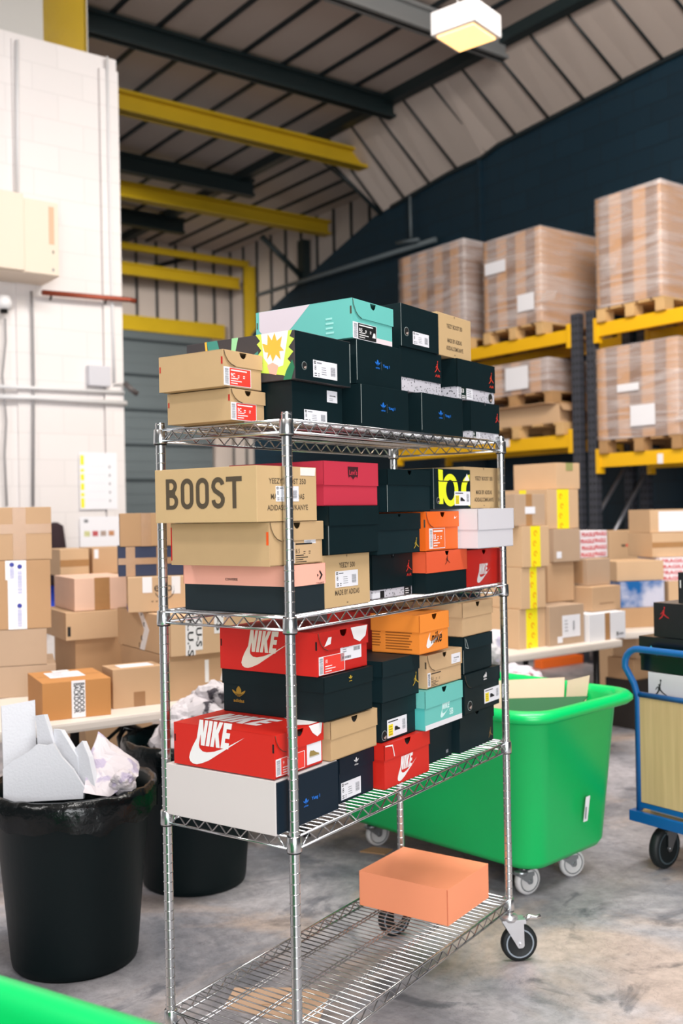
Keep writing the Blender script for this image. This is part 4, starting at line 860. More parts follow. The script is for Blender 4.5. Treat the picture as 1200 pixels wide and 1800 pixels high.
shoebox('navy black shoe box with white trefoil mark and white label, under plain tan box', .272, .052, S3, .172, .33, .121, 'lid', navy, lid=navy, d=.04, group=G3, lidart=lambda mb, fr, W_, H_: trefoil(mb, fr, .4*W_, .74*H_, .022, white, navy), labels=[('adidas', .06, .06, .55, .38)])
shoebox('red shoe box with white NIKE logo standing at the front of the third shelf', .448, .02, S3, .256, .33, .127, 'lid', red, lid=red, d=.044, notch=.018, group=G3, front=lambda mb, fr, W_, H_: nike(mb, fr, .28*W_, .06*H_, .11, white), lidart=lambda mb, fr, W_, H_: mb.stroke([(.01*W_, .97*H_), (.16*W_, .94*H_), (.2*W_, .68*H_)], .004, fr, white, .001))
def otext(mb, fr, L_, H_):
    rows(mb, fr, .28*L_, .5*H_, .0001, 0, .1, .1, brownink)
    for k in range(7): mb.rect(.3*L_, (.52-.07*k)*H_, (.84-.03*(k % 3))*L_, (.55-.07*k)*H_, fr, M('brown small print', (150, 84, 20), .6))
    for k in range(6): mb.rect(.02*L_, (.52-.07*k)*H_, (.2-.02*(k % 2))*L_, (.55-.07*k)*H_, fr, M('brown small print', (150, 84, 20), .6))
def nikescript(mb, fr, W_, H_):
    swoosh(mb, fr, .24*W_, .12*H_, .1, white); mb.text('nike', fr, .4*W_, .22*H_, .034, ink, width=.062, bold=.015, shear=.25, off=.001)
shoebox('amber orange shoe box with script lettering, sitting just under the second shelf', .6, -.012, S3+.3635, .178, .17, .115, 'lid', orange2, lid=orange2, d=.05, notch=.016, front=nikescript, left=otext, group=G3)
shoebox('tall charcoal shoe box with gold flying emblem beneath the amber orange box', .445, .02, S3+.2435, .206, .33, .118, 'lid', black2, lid=black2, d=.044, group=G3, front=jf(goldp, .82, .22, .036, False))
shoebox('tan shoe box with curved flap lid and printed label, on the lower mint box', .676, .01, S3+.2505, .222, .33, .1, 'flap', kraftl, d=.05, notch=.014, left=kside(), group=G3, labels=[('kraft', .03, .04, .5, .42, '8.5'), ('small', .68, .56, .26, .3, '', 1)])
shoebox('red shoe box half hidden behind the amber orange box', .69, .182, S3+.3525, .2, .2, .118, 'lid', red, lid=red, d=.05, notch=.014, group=G3)
shoebox('tan lidded shoe box at the top right under the second shelf', .912, .012, S3+.379, .214, .33, .108, 'lid', kraftl, lid=kraftl, d=.046, notch=.015, group=G3)
shoebox('black shoe box with a crooked lid below the tan box at the right end', .922, .015, S3+.2595, .204, .33, .117, 'lid', black, lid=black2, d=.04, group=G3, front=lambda mb, fr, W_, H_: seam(mb, fr, W_, H_), lidart=lambda mb, fr, W_, H_: mb.stroke([(.03*W_, .98*H_), (.05*W_, .72*H_), (.14*W_, .68*H_), (.06*W_, .95*H_)], .0025, fr, edge, .001))
shoebox('black flap-lid shoe box with white triangular mark and yellow label', .915, .012, S3+.1285, .256, .33, .129, 'flap', black, d=.046, lidart=lambda mb, fr, W_, H_: badge(mb, fr, .52*W_, .74*H_, .026, white), front=lambda mb, fr, W_, H_: (hole(mb, fr, .16*W_, .2*H_, .014), mb.rect(0, 0, .002, H_, fr, edge, .0005)), group=G3, labels=[('yellow', .56, .12, .44, .36)])
shoebox('charcoal shoe box with bronze flying emblem, lowest on the third shelf', .935, .042, S3, .247, .32, .127, 'lid', black2, lid=black2, d=.046, notch=.016, group=G3, front=jf(M('bronze print', (150, 118, 70), .5), .84, .1, .03, False))
shoebox('charcoal shoe box with yellow and white label, under the gold emblem charcoal box', .46, .035, S3+.1285, .192, .32, .113, 'lid', black2, lid=black2, d=.046, group=G3, front=lambda mb, fr, W_, H_: hole(mb, fr, .05*W_+.008, .16*H_, .013), labels=[('yellow', .17, .06, .56, .46)])
def sbf(mb, fr, W_, H_):
    mb.rect(.003, 0, W_-.003, .13*H_, fr, M('pale grey strip', (226, 226, 230), .5), .0004); pm = M('pale print', (206, 238, 236), .5)
    swoosh(mb, fr, .4*W_, .2*H_, .062, pm); nikeword(mb, fr, .44*W_, .4*H_, .05, .018, pm); mb.text('SB', fr, .64*W_, .2*H_, .02, pm, width=.024, bold=.03)
shoebox('mint green shoe box with white logo and pale base stripe on the third shelf', .655, .005, S3+.1285, .236, .33, .119, 'lid', mint, lid=mint, d=.052, notch=.016, front=sbf, group=G3, sides=M('teal mint card', (80, 190, 184), .5))
shoebox('black shoe box in shadow under the mint box', .715, .06, S3, .205, .28, .126, 'lid', black2, lid=black2, d=.046, group=G3, front=lambda mb, fr, W_, H_: mb.rect(.8*W_, .1*H_, .87*W_, .18*H_, fr, greyp))
# bottom shelf ----------------------------------------------------------
shoebox('plain peach orange box lying alone on the bottom shelf', .861, .057, S4, .287, .335, .116, 'lid', peach, lid=peach, d=.114, cat='box', name='peach_box')
mb = MB(); P = [atz(x, y, 0) for x, y in ((393, 1772), (412, 1738), (520, 1738), (580, 1748), (560, 1796), (470, 1790))]; c = sum(P, Vector())/len(P)
mb.prism([((p-c).x, (p-c).y) for p in P], (Vector((0, 0, .004)), X, Yv), .004, cards[2]); mb.rect(-.05, -.02, .08, -.015, (Vector((0, 0, .004)), X, Yv), cards[3])
tag(mb.build('cardboard_scrap', loc=c), 'flat tan cardboard scrap lying on the floor under the bottom shelf', 'cardboard')
# ------------------------------------------------------------------ green tub trucks
greent = M('green moulded plastic', (0, 190, 98), .32, var=.06, vscale=3)
nylon = M('white nylon wheel', (206, 204, 204), .5); zinc = M('zinc plated steel', (170, 174, 178), .35, .9)
def rring(hx, hy, r, n=7):
    p = []
    for cx, cy, a0 in ((hx-r, hy-r, 0), (-hx+r, hy-r, 90), (-hx+r, -hy+r, 180), (hx-r, -hy+r, 270)):
        for i in range(n+1):
            a = math.radians(a0+90*i/n); p.append((cx+r*math.cos(a), cy+r*math.sin(a)))
    return p
def make_tub(label, loc, rot):
    t = thing('tub_truck', label, 'tub truck', loc, rot, 'green plastic tub trucks')
    mb = MB(); k = mb.mi(greent); rings = []
    prof = [(.20, .46, .06, .135), (.262, .525, .09, .14), (.278, .54, .1, .165), (.325, .585, .11, .715), (.335, .595, .11, .722), (.372, .632, .13, .724), (.388, .648, .14, .738), (.388, .648, .14, .752), (.374, .634, .135, .768), (.352, .612, .125, .772), (.334, .594, .115, .764), (.322, .582, .11, .74), (.276, .536, .1, .18), (.25, .51, .09, .16)]
    for hx, hy, r, z in prof: rings.append([mb.bm.verts.new((x, y, z)) for x, y in rring(hx, hy, r)])
    N = len(rings[0])
    for a, b_ in zip(rings, rings[1:]):
        for i in range(N):
            f = mb.bm.faces.new((a[i], a[(i+1) % N], b_[(i+1) % N], b_[i])); f.material_index = k; f.smooth = True
    for rr in (rings[0][::-1], rings[-1]): f = mb.bm.faces.new(rr); f.material_index = k
    mb.build('tub', t)
    mb = MB(); mb.box(-.2, -.46, .115, .2, .46, .134, M('dark chassis', (30, 36, 38), .6), .004); mb.build('base_frame', t)
    for i, (x, y) in enumerate(((-.18, -.41), (.11, -.42), (-.16, .44), (.16, .43))): castor(t, x, y, (-.25, -.4, -.3, -1.2)[i], .118, .058, .03, nylon, zinc, zinc, False)
    return t
tub = make_tub('big green plastic tub truck holding flattened cardboard behind the rack', (.53, 4.47, 0), math.radians(43.8))
mb = MB(); mb.prism([(0, 0), (.028, 0), (.038, .1), (.01, .1)], (Vector((.02, -.573, .28)), X, Vector((0, -.08, 1)).normalized()), .0012, paperw); mb.rect(.004, .012, .012, .06, (Vector((.022, -.575, .28)), X, Vector((0, -.08, 1)).normalized()), greyp, .001); mb.build('sticker', tub)
tub2 = copy_tree(tub); tub2.location = (-.70, 1.345, 0); tub2.rotation_euler = (0, 0, math.radians(59.7)); tag(tub2, 'green plastic tub rim cutting across the lower left corner', 'tub truck', 'green plastic tub trucks')
for ch in list(tub2.children):
    if ch.name.startswith('sticker'): bpy.data.objects.remove(ch)
def sheet(label, pts, m, th=.004, cat='cardboard', name='cardboard_sheet', group=None, fold=None):
    o = pts[0]; n = (pts[1]-pts[0]).cross(pts[-1]-pts[0]).normalized(); ux = (pts[1]-pts[0]).normalized(); uy = n.cross(ux)
    mb = MB(); mb.prism([((p-o).dot(ux), (p-o).dot(uy)) for p in pts], (Vector((0, 0, 0)), ux, uy), th, m)
    return tag(mb.build(name, loc=o), label, cat, group)
gc = 'flattened cardboard in the green tub'
palec = M('pale inside card', (198, 176, 152), .8, var=.05, vscale=5)
sheet('pale flattened cardboard standing at the left in the green tub', [at(860, 1262, 4.42), at(990, 1256, 4.3), at(993, 1193, 4.42), at(860, 1197, 4.54)], palec, group=gc)
sheet('pale folded cardboard flap at the right in the green tub', [at(994, 1246, 4.29), at(1030, 1232, 4.37), at(1044, 1184, 4.42), at(998, 1196, 4.36)], palec, group=gc)
sheet('dark green sheet coloured as shadow low inside the green tub', [at(880, 1262, 4.2), at(1000, 1258, 4.12), at(1033, 1221, 4.27), at(885, 1228, 4.38)], M('green shadow card', (24, 92, 52), .7), group=gc)  # dark green stands for the shadow on the tub's green interior
# ------------------------------------------------------------------ black bins, liners and their contents
binm = M('black bin plastic', (2, 19, 22), .5, spec=.25, bump=.05, bscale=30); bagm = M('black polythene liner', (4, 10, 12), .22, spec=.4, bump=.8, bscale=16)
def make_bin(label, loc, seed):
    t = thing('rubbish_bin', label, 'bin', loc, 0, 'black round rubbish bins')
    mb = MB(); mb.lathe([(0, .004), (.205, .0), (.212, .008), (.216, .03), (.262, .565), (.266, .57), (.276, .572), (.28, .582), (.278, .6), (.27, .604), (.262, .6), (.255, .56), (.205, .02), (0, .02)], binm, 48); mb.build('tub', t)
    mb = MB(); k = mb.mi(bagm); G = []; n = 80
    prof = [(.2, .30), (.245, .5), (.262, .6), (.272, .613), (.284, .61), (.291, .59), (.291, .555), (.288, .52)]
    for j, (r, z) in enumerate(prof):
        row = []
        for i in range(n):
            a = 2*PI*i/n; nz = noise.noise((math.cos(a)*4+seed, math.sin(a)*4, z*7)); n2 = noise.noise((math.cos(a)*11, math.sin(a)*11+seed, z*4))
            drop = 0 if j < 5 else (j-4)*.016*(nz+.35)
            rr = r+.008*abs(n2)+(.01*abs(nz) if j > 4 else .004*nz); row.append(mb.bm.verts.new((rr*math.cos(a), rr*math.sin(a), z-drop+.006*n2)))
        G.append(row)
    for j in range(len(prof)-1):
        for i in range(n):
            f = mb.bm.faces.new((G[j][i], G[j][(i+1) % n], G[j+1][(i+1) % n], G[j+1][i])); f.material_index = k; f.smooth = True
    mb.build('bin_liner', t); return t
make_bin('large black round bin in front at left, full of polystyrene', (-.955, 3.565, 0), 1)
b2 = make_bin('black round bin half hidden behind the left rack posts', (-.645, 4.30, 0), 5)
make_bin('black round bin behind the far side of the green tub', (.83, 5.32, 0), 9)
mb = MB(); mb.tube([(-.25, .1, .60), (-.31, .13, .62), (-.33, .1, .58), (-.30, .04, .54), (-.31, 0, .5)], [.012, .02, .012, .02, .008], bagm, 8); mb.build('liner_knot', b2)
foam = M('white polystyrene', (200, 202, 208), .8, bump=.15, bscale=120)
gp = 'polystyrene sheets in the front bin'
def foamsheet(label, pxs, th, push):
    pts = [at(x, y, Y) for x, y, Y in pxs]; sheet(label, pts, foam, th, 'polystyrene', 'polystyrene_sheet', gp)
foamsheet('tall white polystyrene sheet standing at the back left of the front bin', [(8, 1400, 3.56), (66, 1400, 3.60), (62, 1230, 3.66), (2, 1241, 3.62)], .02, 0)
foamsheet('wide broken polystyrene sheet with a jagged top at the front of the bin', [(6, 1412, 3.42), (146, 1404, 3.42), (148, 1384, 3.43), (128, 1352, 3.44), (108, 1330, 3.45), (94, 1306, 3.46), (82, 1310, 3.46), (66, 1308, 3.46), (55, 1318, 3.455), (40, 1328, 3.45), (22, 1338, 3.45), (5, 1352, 3.44)], .02, 0)
foamsheet('narrow tilted polystyrene strip behind the jagged sheet', [(72, 1392, 3.52), (104, 1384, 3.50), (93, 1306, 3.53), (74, 1256, 3.55), (62, 1258, 3.57)], .022, 0)
foamsheet('tilted polystyrene strip right of the narrow one', [(104, 1396, 3.50), (140, 1386, 3.47), (136, 1330, 3.5), (104, 1283, 3.54), (94, 1281, 3.56)], .022, 0)
foamsheet('short upright polystyrene offcut at the right of the front bin', [(134, 1398, 3.47), (168, 1388, 3.43), (152, 1330, 3.47), (140, 1302, 3.5), (130, 1318, 3.52)], .022, 0)
def tissue_mat(name, c, c2):
    m = M(name, c, .8); nt = m.node_tree; b = nt.nodes['Principled BSDF']; N = nt.nodes.new; L = nt.links.new
    tc = N('ShaderNodeTexCoord'); n = N('ShaderNodeTexNoise'); n.inputs['Scale'].default_value = 16; n.inputs['Detail'].default_value = 4
    cr = N('ShaderNodeValToRGB'); e = cr.color_ramp.elements; e[0].position = .54; e[0].color = tuple(lin(x) for x in c)+(1,); e[1].position = .6; e[1].color = tuple(lin(x) for x in c2)+(1,)
    L(tc.outputs['Object'], n.inputs['Vector']); L(n.outputs['Fac'], cr.inputs[0]); L(cr.outputs[0], b.inputs['Base Color']); return m
tis1 = tissue_mat('crumpled white tissue', (206, 198, 202), (176, 166, 188)); tis2 = tissue_mat('printed packing paper', (200, 194, 198), (60, 56, 64)); tis3 = tissue_mat('printed carrier bags', (200, 196, 204), (140, 84, 92))
def crumple(label, loc, sx, sy, sz, seed, m, sub=4, amp=.5, name='crumpled_paper', group='crumpled packing paper'):
    bm = bmesh.new(); bmesh.ops.create_icosphere(bm, subdivisions=sub, radius=1); r = random.Random(seed)
    planes = []                                        # creases: random planes that fold the surface sharply in or out
    for _ in range(16):
        n = Vector((r.uniform(-1, 1), r.uniform(-1, 1), r.uniform(-1, 1))).normalized(); planes.append((n, r.uniform(.1, .75), r.uniform(.25, .6)))
    for v in bm.verts:
        p = v.co.copy(); k = 1.0
        for n, d, w_ in planes:
            t = p.dot(n)-d
            if t > 0: k -= min(t, .35)*w_*(1 if w_ > .4 else -.5)
        k += .16*(abs(noise.noise(p*2.1+Vector((seed, 0, 0))))-.3)+.1*(abs(noise.noise(p*5+Vector((0, seed, 0))))-.2)
        v.co = p*max(.45, k); v.co.x *= sx; v.co.y *= sy; v.co.z *= sz
    mb = MB(); mb.bm.free(); mb.bm = bm; mb.mi(m)
    return tag(mb.build(name, loc=loc), label, 'packing paper', group)
mb = MB(); k = mb.mi(tis1); pk = at(172, 1286, 3.62); ring = [at(148, 1392, 3.42), at(196, 1398, 3.40), at(246, 1362, 3.46), at(240, 1340, 3.6), at(205, 1318, 3.72), at(150, 1335, 3.72)]
G = []
for j in range(9):
    f = j/8; row = []
    for i in range(24):
        q = i/24*6; a = ring[int(q) % 6]; b_ = ring[(int(q)+1) % 6]; base = a.lerp(b_, q-int(q)); p = pk.lerp(base, f)
        nz = noise.noise(p*9); n2 = noise.noise(p*22); row.append(mb.bm.verts.new(p+Vector((nz*.04, n2*.02, nz*.03))*(f*(1.1-f)*2+.15)))
    G.append(row)
for j in range(8):
    for i in range(24):
        f = mb.bm.faces.new((G[j][i], G[j+1][i], G[j+1][(i+1) % 24], G[j][(i+1) % 24])); f.material_index = k
tag(mb.build('packing_paper'), 'peaked sheet of white tissue paper rising from the front bin', 'packing paper', 'crumpled packing paper')
crumple('small crumpled white tissue at the right rim of the front bin', at(215, 1370, 3.45), .06, .06, .05, 3, tis1)
crumple('crumpled printed paper filling the bin behind the left post', Vector((-.68, 4.26, .64)), .22, .18, .16, 7, tis2)
crumple('crumpled white printed paper heaped high behind the second bin', at(366, 1232, 4.32), .12, .12, .105, 11, tis2)
crumple('dark and white crumpled paper at the right of the second bin', Vector((-.5, 4.36, .62)), .12, .12, .1, 15, tis2)
crumple('white and coloured crumpled carrier bags in the bin behind the green tub', Vector((.85, 5.28, .63)), .2, .18, .15, 21, tis3, name='crumpled_bags')
crumple('white crumpled paper behind the right rack post', at(868, 1140, 5.2), .07, .07, .1, 25, tis1)
# ------------------------------------------------------------------ tables
tabm = M('off white table top', (214, 204, 194), .5); legm = M('black table leg', (10, 14, 18), .4)
def table(label, P, yaw, L_, W_, z, group='folding tables', inset=.14):
    aa = Vector((math.cos(yaw), math.sin(yaw), 0)); bb = Vector((-math.sin(yaw), math.cos(yaw), 0)); o = Vector((P[0], P[1], 0))+aa*L_/2+bb*W_/2
    t = thing('folding_table', label, 'table', o, yaw, group)
    mb = MB(); mb.box(-L_/2, -W_/2, z-.045, L_/2, W_/2, z, tabm, .012); mb.build('tabletop', t)
    for s in (-1, 1):
        for q in (-1, 1):
            mb = MB(); mb.tube([(s*(L_/2-inset), q*(W_/2-.09), z-.045), (s*(L_/2-inset), q*(W_/2-.09), .06), (s*(L_/2-inset), q*(W_/2-.03), 0)], .019, legm, 10); mb.build('leg', t)
        mb = MB(); mb.tube([(s*(L_/2-inset), -W_/2+.09, .34), (s*(L_/2-inset), W_/2-.09, .34)], .011, legm, 8); mb.tube([(s*(L_/2-inset), 0, .34), (s*.12, 0, z-.05)], .009, legm, 8); mb.build('leg_brace', t)
    return t
LY = math.radians(33); ZL = .69
def T2(P, yaw, a, b_): return (P[0]+math.cos(yaw)*a-math.sin(yaw)*b_, P[1]+math.sin(yaw)*a+math.cos(yaw)*b_)
LP = (-1.23, 4.12); l0 = T2(LP, LY, -.2, 0); table('off white folding table piled with brown cartons at left', l0, LY, 1.83, .76, ZL, inset=.37)
l1 = T2(LP, LY, -.75, .78); table('second folding table behind the left carton table', l1, LY, 1.83, .76, ZL)
RYA = BROT; ZR = .725
pr = atz(1094, 1124, ZR); r0 = T2((pr.x, pr.y), RYA, -1.83, 0); table('off white folding table carrying the yellow taped cartons', r0, RYA, 1.83, .76, ZR)
p2 = atz(1096, 1112, .70); table('folding table at far right with stacked cartons', (p2.x, p2.y), math.radians(14), 1.83, .76, .70, inset=.62)
# ------------------------------------------------------------------ cartons
def carton(label, P, z, w_, l, h, yawd, m, group, front=None, left=None, top=None, parts=None, name='carton', seamtop=True):
    yaw = math.radians(yawd); aa = Vector((math.cos(yaw), math.sin(yaw), 0)); bb = Vector((-math.sin(yaw), math.cos(yaw), 0))
    o = Vector((P[0], P[1], z))+aa*w_/2+bb*l/2; t = thing(name, label, 'carton', o, yaw, group)
    mb = MB(); mb.box(-w_/2, -l/2, 0, w_/2, l/2, h, m, .003)
    if seamtop: mb.rect(.01, l/2-.0015, w_-.01, l/2+.0015, FT(w_, l, h), brownink, .0006)
    if front: front(mb, FF(w_, l), w_, h)
    if left: left(mb, FL(w_, l), l, h)
    if top: top(mb, FT(w_, l, h), w_, l)
    mb.build('body', t)
    for pn, face, fn in (parts or ()):
        mb = MB(); fr, a, b_ = {'f': (FF(w_, l), w_, h), 'l': (FL(w_, l), l, h), 't': (FT(w_, l, h), w_, l)}[face]
        fn(mb, fr, a, b_); mb.build(pn, t)
    return t
def strip(u0, v0, u1, v1, m, th=.0012):
    return lambda mb, fr, a, b_: mb.prism([(u0*a, v0*b_), (u1*a, v0*b_), (u1*a, v1*b_), (u0*a, v1*b_)], (fr[0]+fr[1].cross(fr[2])*th, fr[1], fr[2]), th*.9, m)
def multi(*fs): return lambda mb, fr, a, b_: [f(mb, fr, a, b_) for f in fs]
def tr(st, u, v, h, m, rot=False, wd=None, bold=.02):
    def f(mb, fr, a, b_):
        if rot: fr2 = (fr[0]+fr[1]*u*a+fr[2]*v*b_, -fr[2], fr[1]); mb.text(st, fr2, 0, 0, h, m, bold=bold, width=wd, off=.0018)
        else: mb.text(st, fr, u*a, v*b_, h, m, bold=bold, width=wd, off=.0018)
    return f
ytape = M('yellow printed tape', (240, 226, 30), .4); ytr = M('red tape print', (232, 120, 30), .5)
wtape = M('white printed tape', (232, 230, 232), .35); fragr = M('red fragile print', (206, 60, 66), .5); blueink = M('blue tape print', (40, 50, 150), .5); palebl = M('pale blue print', (176, 176, 216), .5)
def yellowtape(u0, u1, seed=1):
    def f(mb, fr, a, b_):
        strip(u0, 0, u1, 1, ytape)(mb, fr, a, b_); r = random.Random(seed); n = max(3, int(b_/.05))
        for k in range(n):
            x = u0*a+(u1-u0)*a*(.25+.4*r.random()); y = (k+.3)*b_/n
            mb.stroke([(x+.012*math.cos(q), y+.014*math.sin(q)) for q in (0, 1, 2, 3, 4, 5)], .005, fr, ytr, .002)
    return f
GL, GR_, GB = 'cartons piled on the left tables', 'cartons stacked on the yellow taped table', 'cartons at the far right'
def PZ(x, y, z): p = atz(x, y, z); return (p.x, p.y)
def PY(x, Y): p = at(x, 900, Y); return (p.x, p.y)
c0, c1, c2, c3, c4, c5 = cards
LA = PY(-40, 4.75)
carton('brown carton at the bottom of the left-edge stack', LA, ZL, .34, .4, .146, 18, c4, GL)
carton('brown carton directly under the one with blue and white tape', LA, ZL+.148, .30, .4, .17, 18, c4, GL)
def bluetape(mb, fr, a, b_):
    strip(.40, .0, .66, 1, wtape)(mb, fr, a, b_); strip(.37, .72, .45, 1, wtape, .0015)(mb, fr, a, b_)
    for u, v in ((.46, .94), (.57, .91), (.56, .34)): mb.poly(arc(u*a, v*b_, .011, 0, 345, 14), fr, blueink, .002)
    for u, v0, v1 in ((.43, .74, .9), (.54, .52, .86), (.53, .04, .3)): bars(mb, fr, u*a, v0*b_, .06*a, (v1-v0)*b_, 22, palebl, .002, False)
carton('tall brown carton with blue printed white tape at the left edge', LA, ZL+.32, .322, .4, .323, 18, c3, GL, parts=[('printed_tape', 'f', bluetape)])
carton('brown carton with crossed brown tape, topmost at the left edge', LA, ZL+.645, .33, .4, .248, 18, c1, GL, parts=[('tape', 'f', multi(strip(.47, 0, .65, 1, tape), strip(0, .5, 1, .68, tape, .0010)))])
def backdoor(mb, fr, a, b_):
    strip(.42, .02, .62, 1.0, wtape)(mb, fr, a, b_)
    for u in (.45, .53): tr('BACKDOOR', u, .93, .022, ink, True, .125)(mb, fr, a, b_)
def toplab(mb, fr, a, b_): strip(.2, .35, .72, .82, paperw)(mb, fr, a, b_); strip(.35, .8, .6, .98, wtape)(mb, fr, a, b_); rows(mb, fr, .26*a, .72*b_, .3*a, 4, .03, .004, greyp, 4, .002)
carton('orange-brown carton with BACKDOOR tape at the front of the left table', PZ(75, 1269, ZL), ZL, .285, .33, .158, 27, M('orange brown carton', (186, 128, 70), .75, var=.08, vscale=6), GL, parts=[('printed_tape', 'f', backdoor), ('shipping_label', 't', toplab)])
carton('brown carton with a white top label just right of the BACKDOOR one', PZ(199, 1247, ZL), ZL, .235, .16, .172, 30, c1, GL, parts=[('tape', 'f', strip(.4, .0, .62, .38, M('dark tape', (150, 112, 78), .3))), ('shipping_label', 't', strip(.2, .2, .85, .75, paperw))])
LB = PY(128, 5.25)
carton('brown carton lowest in the stack behind the BACKDOOR one', LB, ZL, .24, .42, .21, 30, c3, GL)
carton('brown carton with a small black mark in the stack behind the BACKDOOR one', PY(112, 5.2), ZL+.212, .27, .44, .142, 30, c0, GL, front=lambda mb, fr, a, b_: mb.rect(.03*a, .15*b_, .09*a, .5*b_, fr, ink))
carton('pinkish carton with tape, topmost behind the BACKDOOR one', LB, ZL+.357, .30, .4, .168, 30, c5, GL, parts=[('tape', 'f', strip(.35, 0, .62, 1, tape))])
carton('brown carton mostly hidden behind the pinkish one', PY(143, 6.15), 0, .42, .42, 1.165, 30, c1, GL)
carton('brown carton in front of the white notices', PY(104, 6.3), 1.168, .18, .3, .165, 30, c0, GL, parts=[('tape', 'f', strip(0, .35, 1, .6, tape))])
carton('brown carton with white sticker beside the white wall corner', PY(161, 6.47), 1.168, .24, .3, .165, 30, c1, GL, front=lambda mb, fr, a, b_: mb.rect(.05*a, .6*b_, .16*a, .95*b_, fr, paperw))
LC = PY(292, 4.62)
def ears(mb, fr, a, b_):
    for u, k in ((.34, 0.0), (.48, .05)): mb.stroke([(u*a, .34*b_), ((u+k*.4)*a, .55*b_), ((u+k)*a, .86*b_)], .02, fr, white)
carton('large tan carton with two white strokes on its face, on the left table', LC, ZL, .55, .6, .2, 33, c1, GL, front=ears)
def kus(mb, fr, a, b_):
    strip(.12, -.0, .2, 1, wtape)(mb, fr, a, b_); strip(.2, .12, .26, 1, wtape, .0014)(mb, fr, a, b_); strip(.36, .5, .44, 1, wtape)(mb, fr, a, b_)
    tr('K.U.-S', .135, .92, .03, ink, True, .17)(mb, fr, a, b_); tr('K.U-S', .205, .98, .03, ink, True, .14)(mb, fr, a, b_); tr('-S', .375, .9, .03, ink, True, .06)(mb, fr, a, b_)
def kus2(mb, fr, a, b_):
    mb.prism([(.44*a, 0), (.53*a, 0), (.62*a, .55*b_), (.5*a, b_), (.42*a, b_), (.53*a, .55*b_)], (fr[0]-X*.0012, fr[1], fr[2]), .001, wtape)
    for st, u, v in (('K', .55, .62), ('U', .5, .9), ('K', .5, .25), ('S', .46, .05)): mb.text(st, (fr[0]-X*.0006, fr[1], fr[2]), u*a-.02, v*b_, .022, ink, bold=.03, off=.0012)
carton('large tan carton sealed with white K.U-S tape, on the left table', PY(296, 4.6), ZL+.203, .6, .66, .18, 33, c0, GL, parts=[('printed_tape', 'f', kus), ('printed_tape', 'l', kus2)])
LD = PY(222, 4.8); zd = ZL+.388
def eco(mb, fr, a, b_):
    mb.text('eco', fr, .36*a, .58*b_, .028, ink, off=.0012); mb.stroke(arc(.5*a, .63*b_, .045, 200, 380, 12), .004, fr, ink, .0012)
    for u in (.32, .38): mb.rect(u*a, .28*b_, (u+.025)*a, .31*b_, fr, brownink)
    mb.text('www.', fr, .86*a, .72*b_, .012, ink, off=.0012)
carton('tan carton printed eco, stacked on the K.U-S taped one', LD, zd, .34, .36, .165, 13, c0, GL, front=eco, parts=[('paper_tape', 'f', strip(.2, .55, .33, 1, wtape)), ('paper_tape', 'f', strip(.6, .5, .72, 1, wtape)), ('paper_tape', 'f', strip(.88, .7, .97, 1, wtape)), ('tape', 'l', strip(.1, 0, .9, .12, blueink))])
carton('navy blue carton bound with brown tape above the eco one', PY(206, 4.85), zd+.167, .36, .34, .14, 13, M('navy carton', (38, 48, 78), .6), GL, parts=[('tape', 'f', multi(strip(0, .4, 1, .62, tape), strip(.1, 0, .22, 1, tape, .0015), strip(.5, 0, .62, 1, tape, .0015)))])
carton('brown carton with one tape strip on top of the navy carton', PY(210, 4.85), zd+.309, .26, .3, .158, 13, c3, GL, parts=[('tape', 'f', strip(.38, 0, .56, 1, tape))])
# right-hand table
def fit(lab, px, Y, z, w_, l, h, m, yaw=math.degrees(BROT), **k): return carton(lab, PY(px, Y), z, w_, l, h, yaw, m, k.pop('group', GR_), **k)
z0 = ZR
fit('brown carton with yellow tape at the bottom of the front column', 908, 5.85, z0, .222, .34, .228, c0, parts=[('yellow_tape', 'f', yellowtape(.27, .7, 1))])
fit('brown carton with yellow tape, second up in the front column', 913, 5.85, z0+.23, .205, .33, .238, c0, parts=[('yellow_tape', 'f', yellowtape(.36, .64, 2))])
fit('brown carton with yellow tape, third up in the front column', 917, 5.85, z0+.47, .225, .33, .236, c0, parts=[('yellow_tape', 'f', yellowtape(.3, .66, 3))])
fit('small brown carton with white label on top of the front yellow taped column', 905, 5.85, z0+.708, .25, .26, .184, c4, parts=[('tape', 'f', strip(.36, 0, .56, 1, tape)), ('label', 'f', strip(.33, .38, .66, .6, paperw, .002))])
def shiplab(mb, fr, a, b_): strip(.36, .18, .88, .74, paperw)(mb, fr, a, b_); bars(mb, fr, .66*a, .35*b_, .05*a, .25*b_, 14, greyp, .003, False); rows(mb, fr, .42*a, .6*b_, .12*a, 4, .02, .004, greyp, 3, .003); strip(.22, .06, .36, .22, paperw)(mb, fr, a, b_)
fit('brown carton with big shipping label at the table edge', 962, 5.96, z0, .305, .3, .232, c4, parts=[('shipping_label', 'f', shiplab)])
def whitebx(mb, fr, a, b_): mb.rect(.74*a, .12*b_, .78*a, .26*b_, fr, ink, .002); rows(mb, fr, .8*a, .15*b_, .14*a, 1, .02, .01, greyp, 2, .002)
fit('white carton with brown tape at the right end of the table', 1032, 6.12, z0, .34, .3, .165, M('white carton', (224, 224, 228), .6), front=whitebx, parts=[('tape', 'f', strip(.42, 0, .56, 1, tape))])
fit('plain brown carton standing on the one with the shipping label', 960, 6.2, z0+.235, .24, .3, .24, c1)
fit('brown carton with flap ajar above the white carton', 1038, 6.25, z0+.168, .27, .34, .15, c1, front=lambda mb, fr, a, b_: rows(mb, fr, .25*a, .3*b_, .5*a, 1, .1, .03*b_, M('faded print', (140, 104, 74), .8), 2))
fit('brown carton two above the white carton, under the FRAGILE parcel', 1030, 6.35, z0+.32, .22, .34, .165, c4, parts=[('label', 'l', strip(.1, .1, .9, .95, c3))])
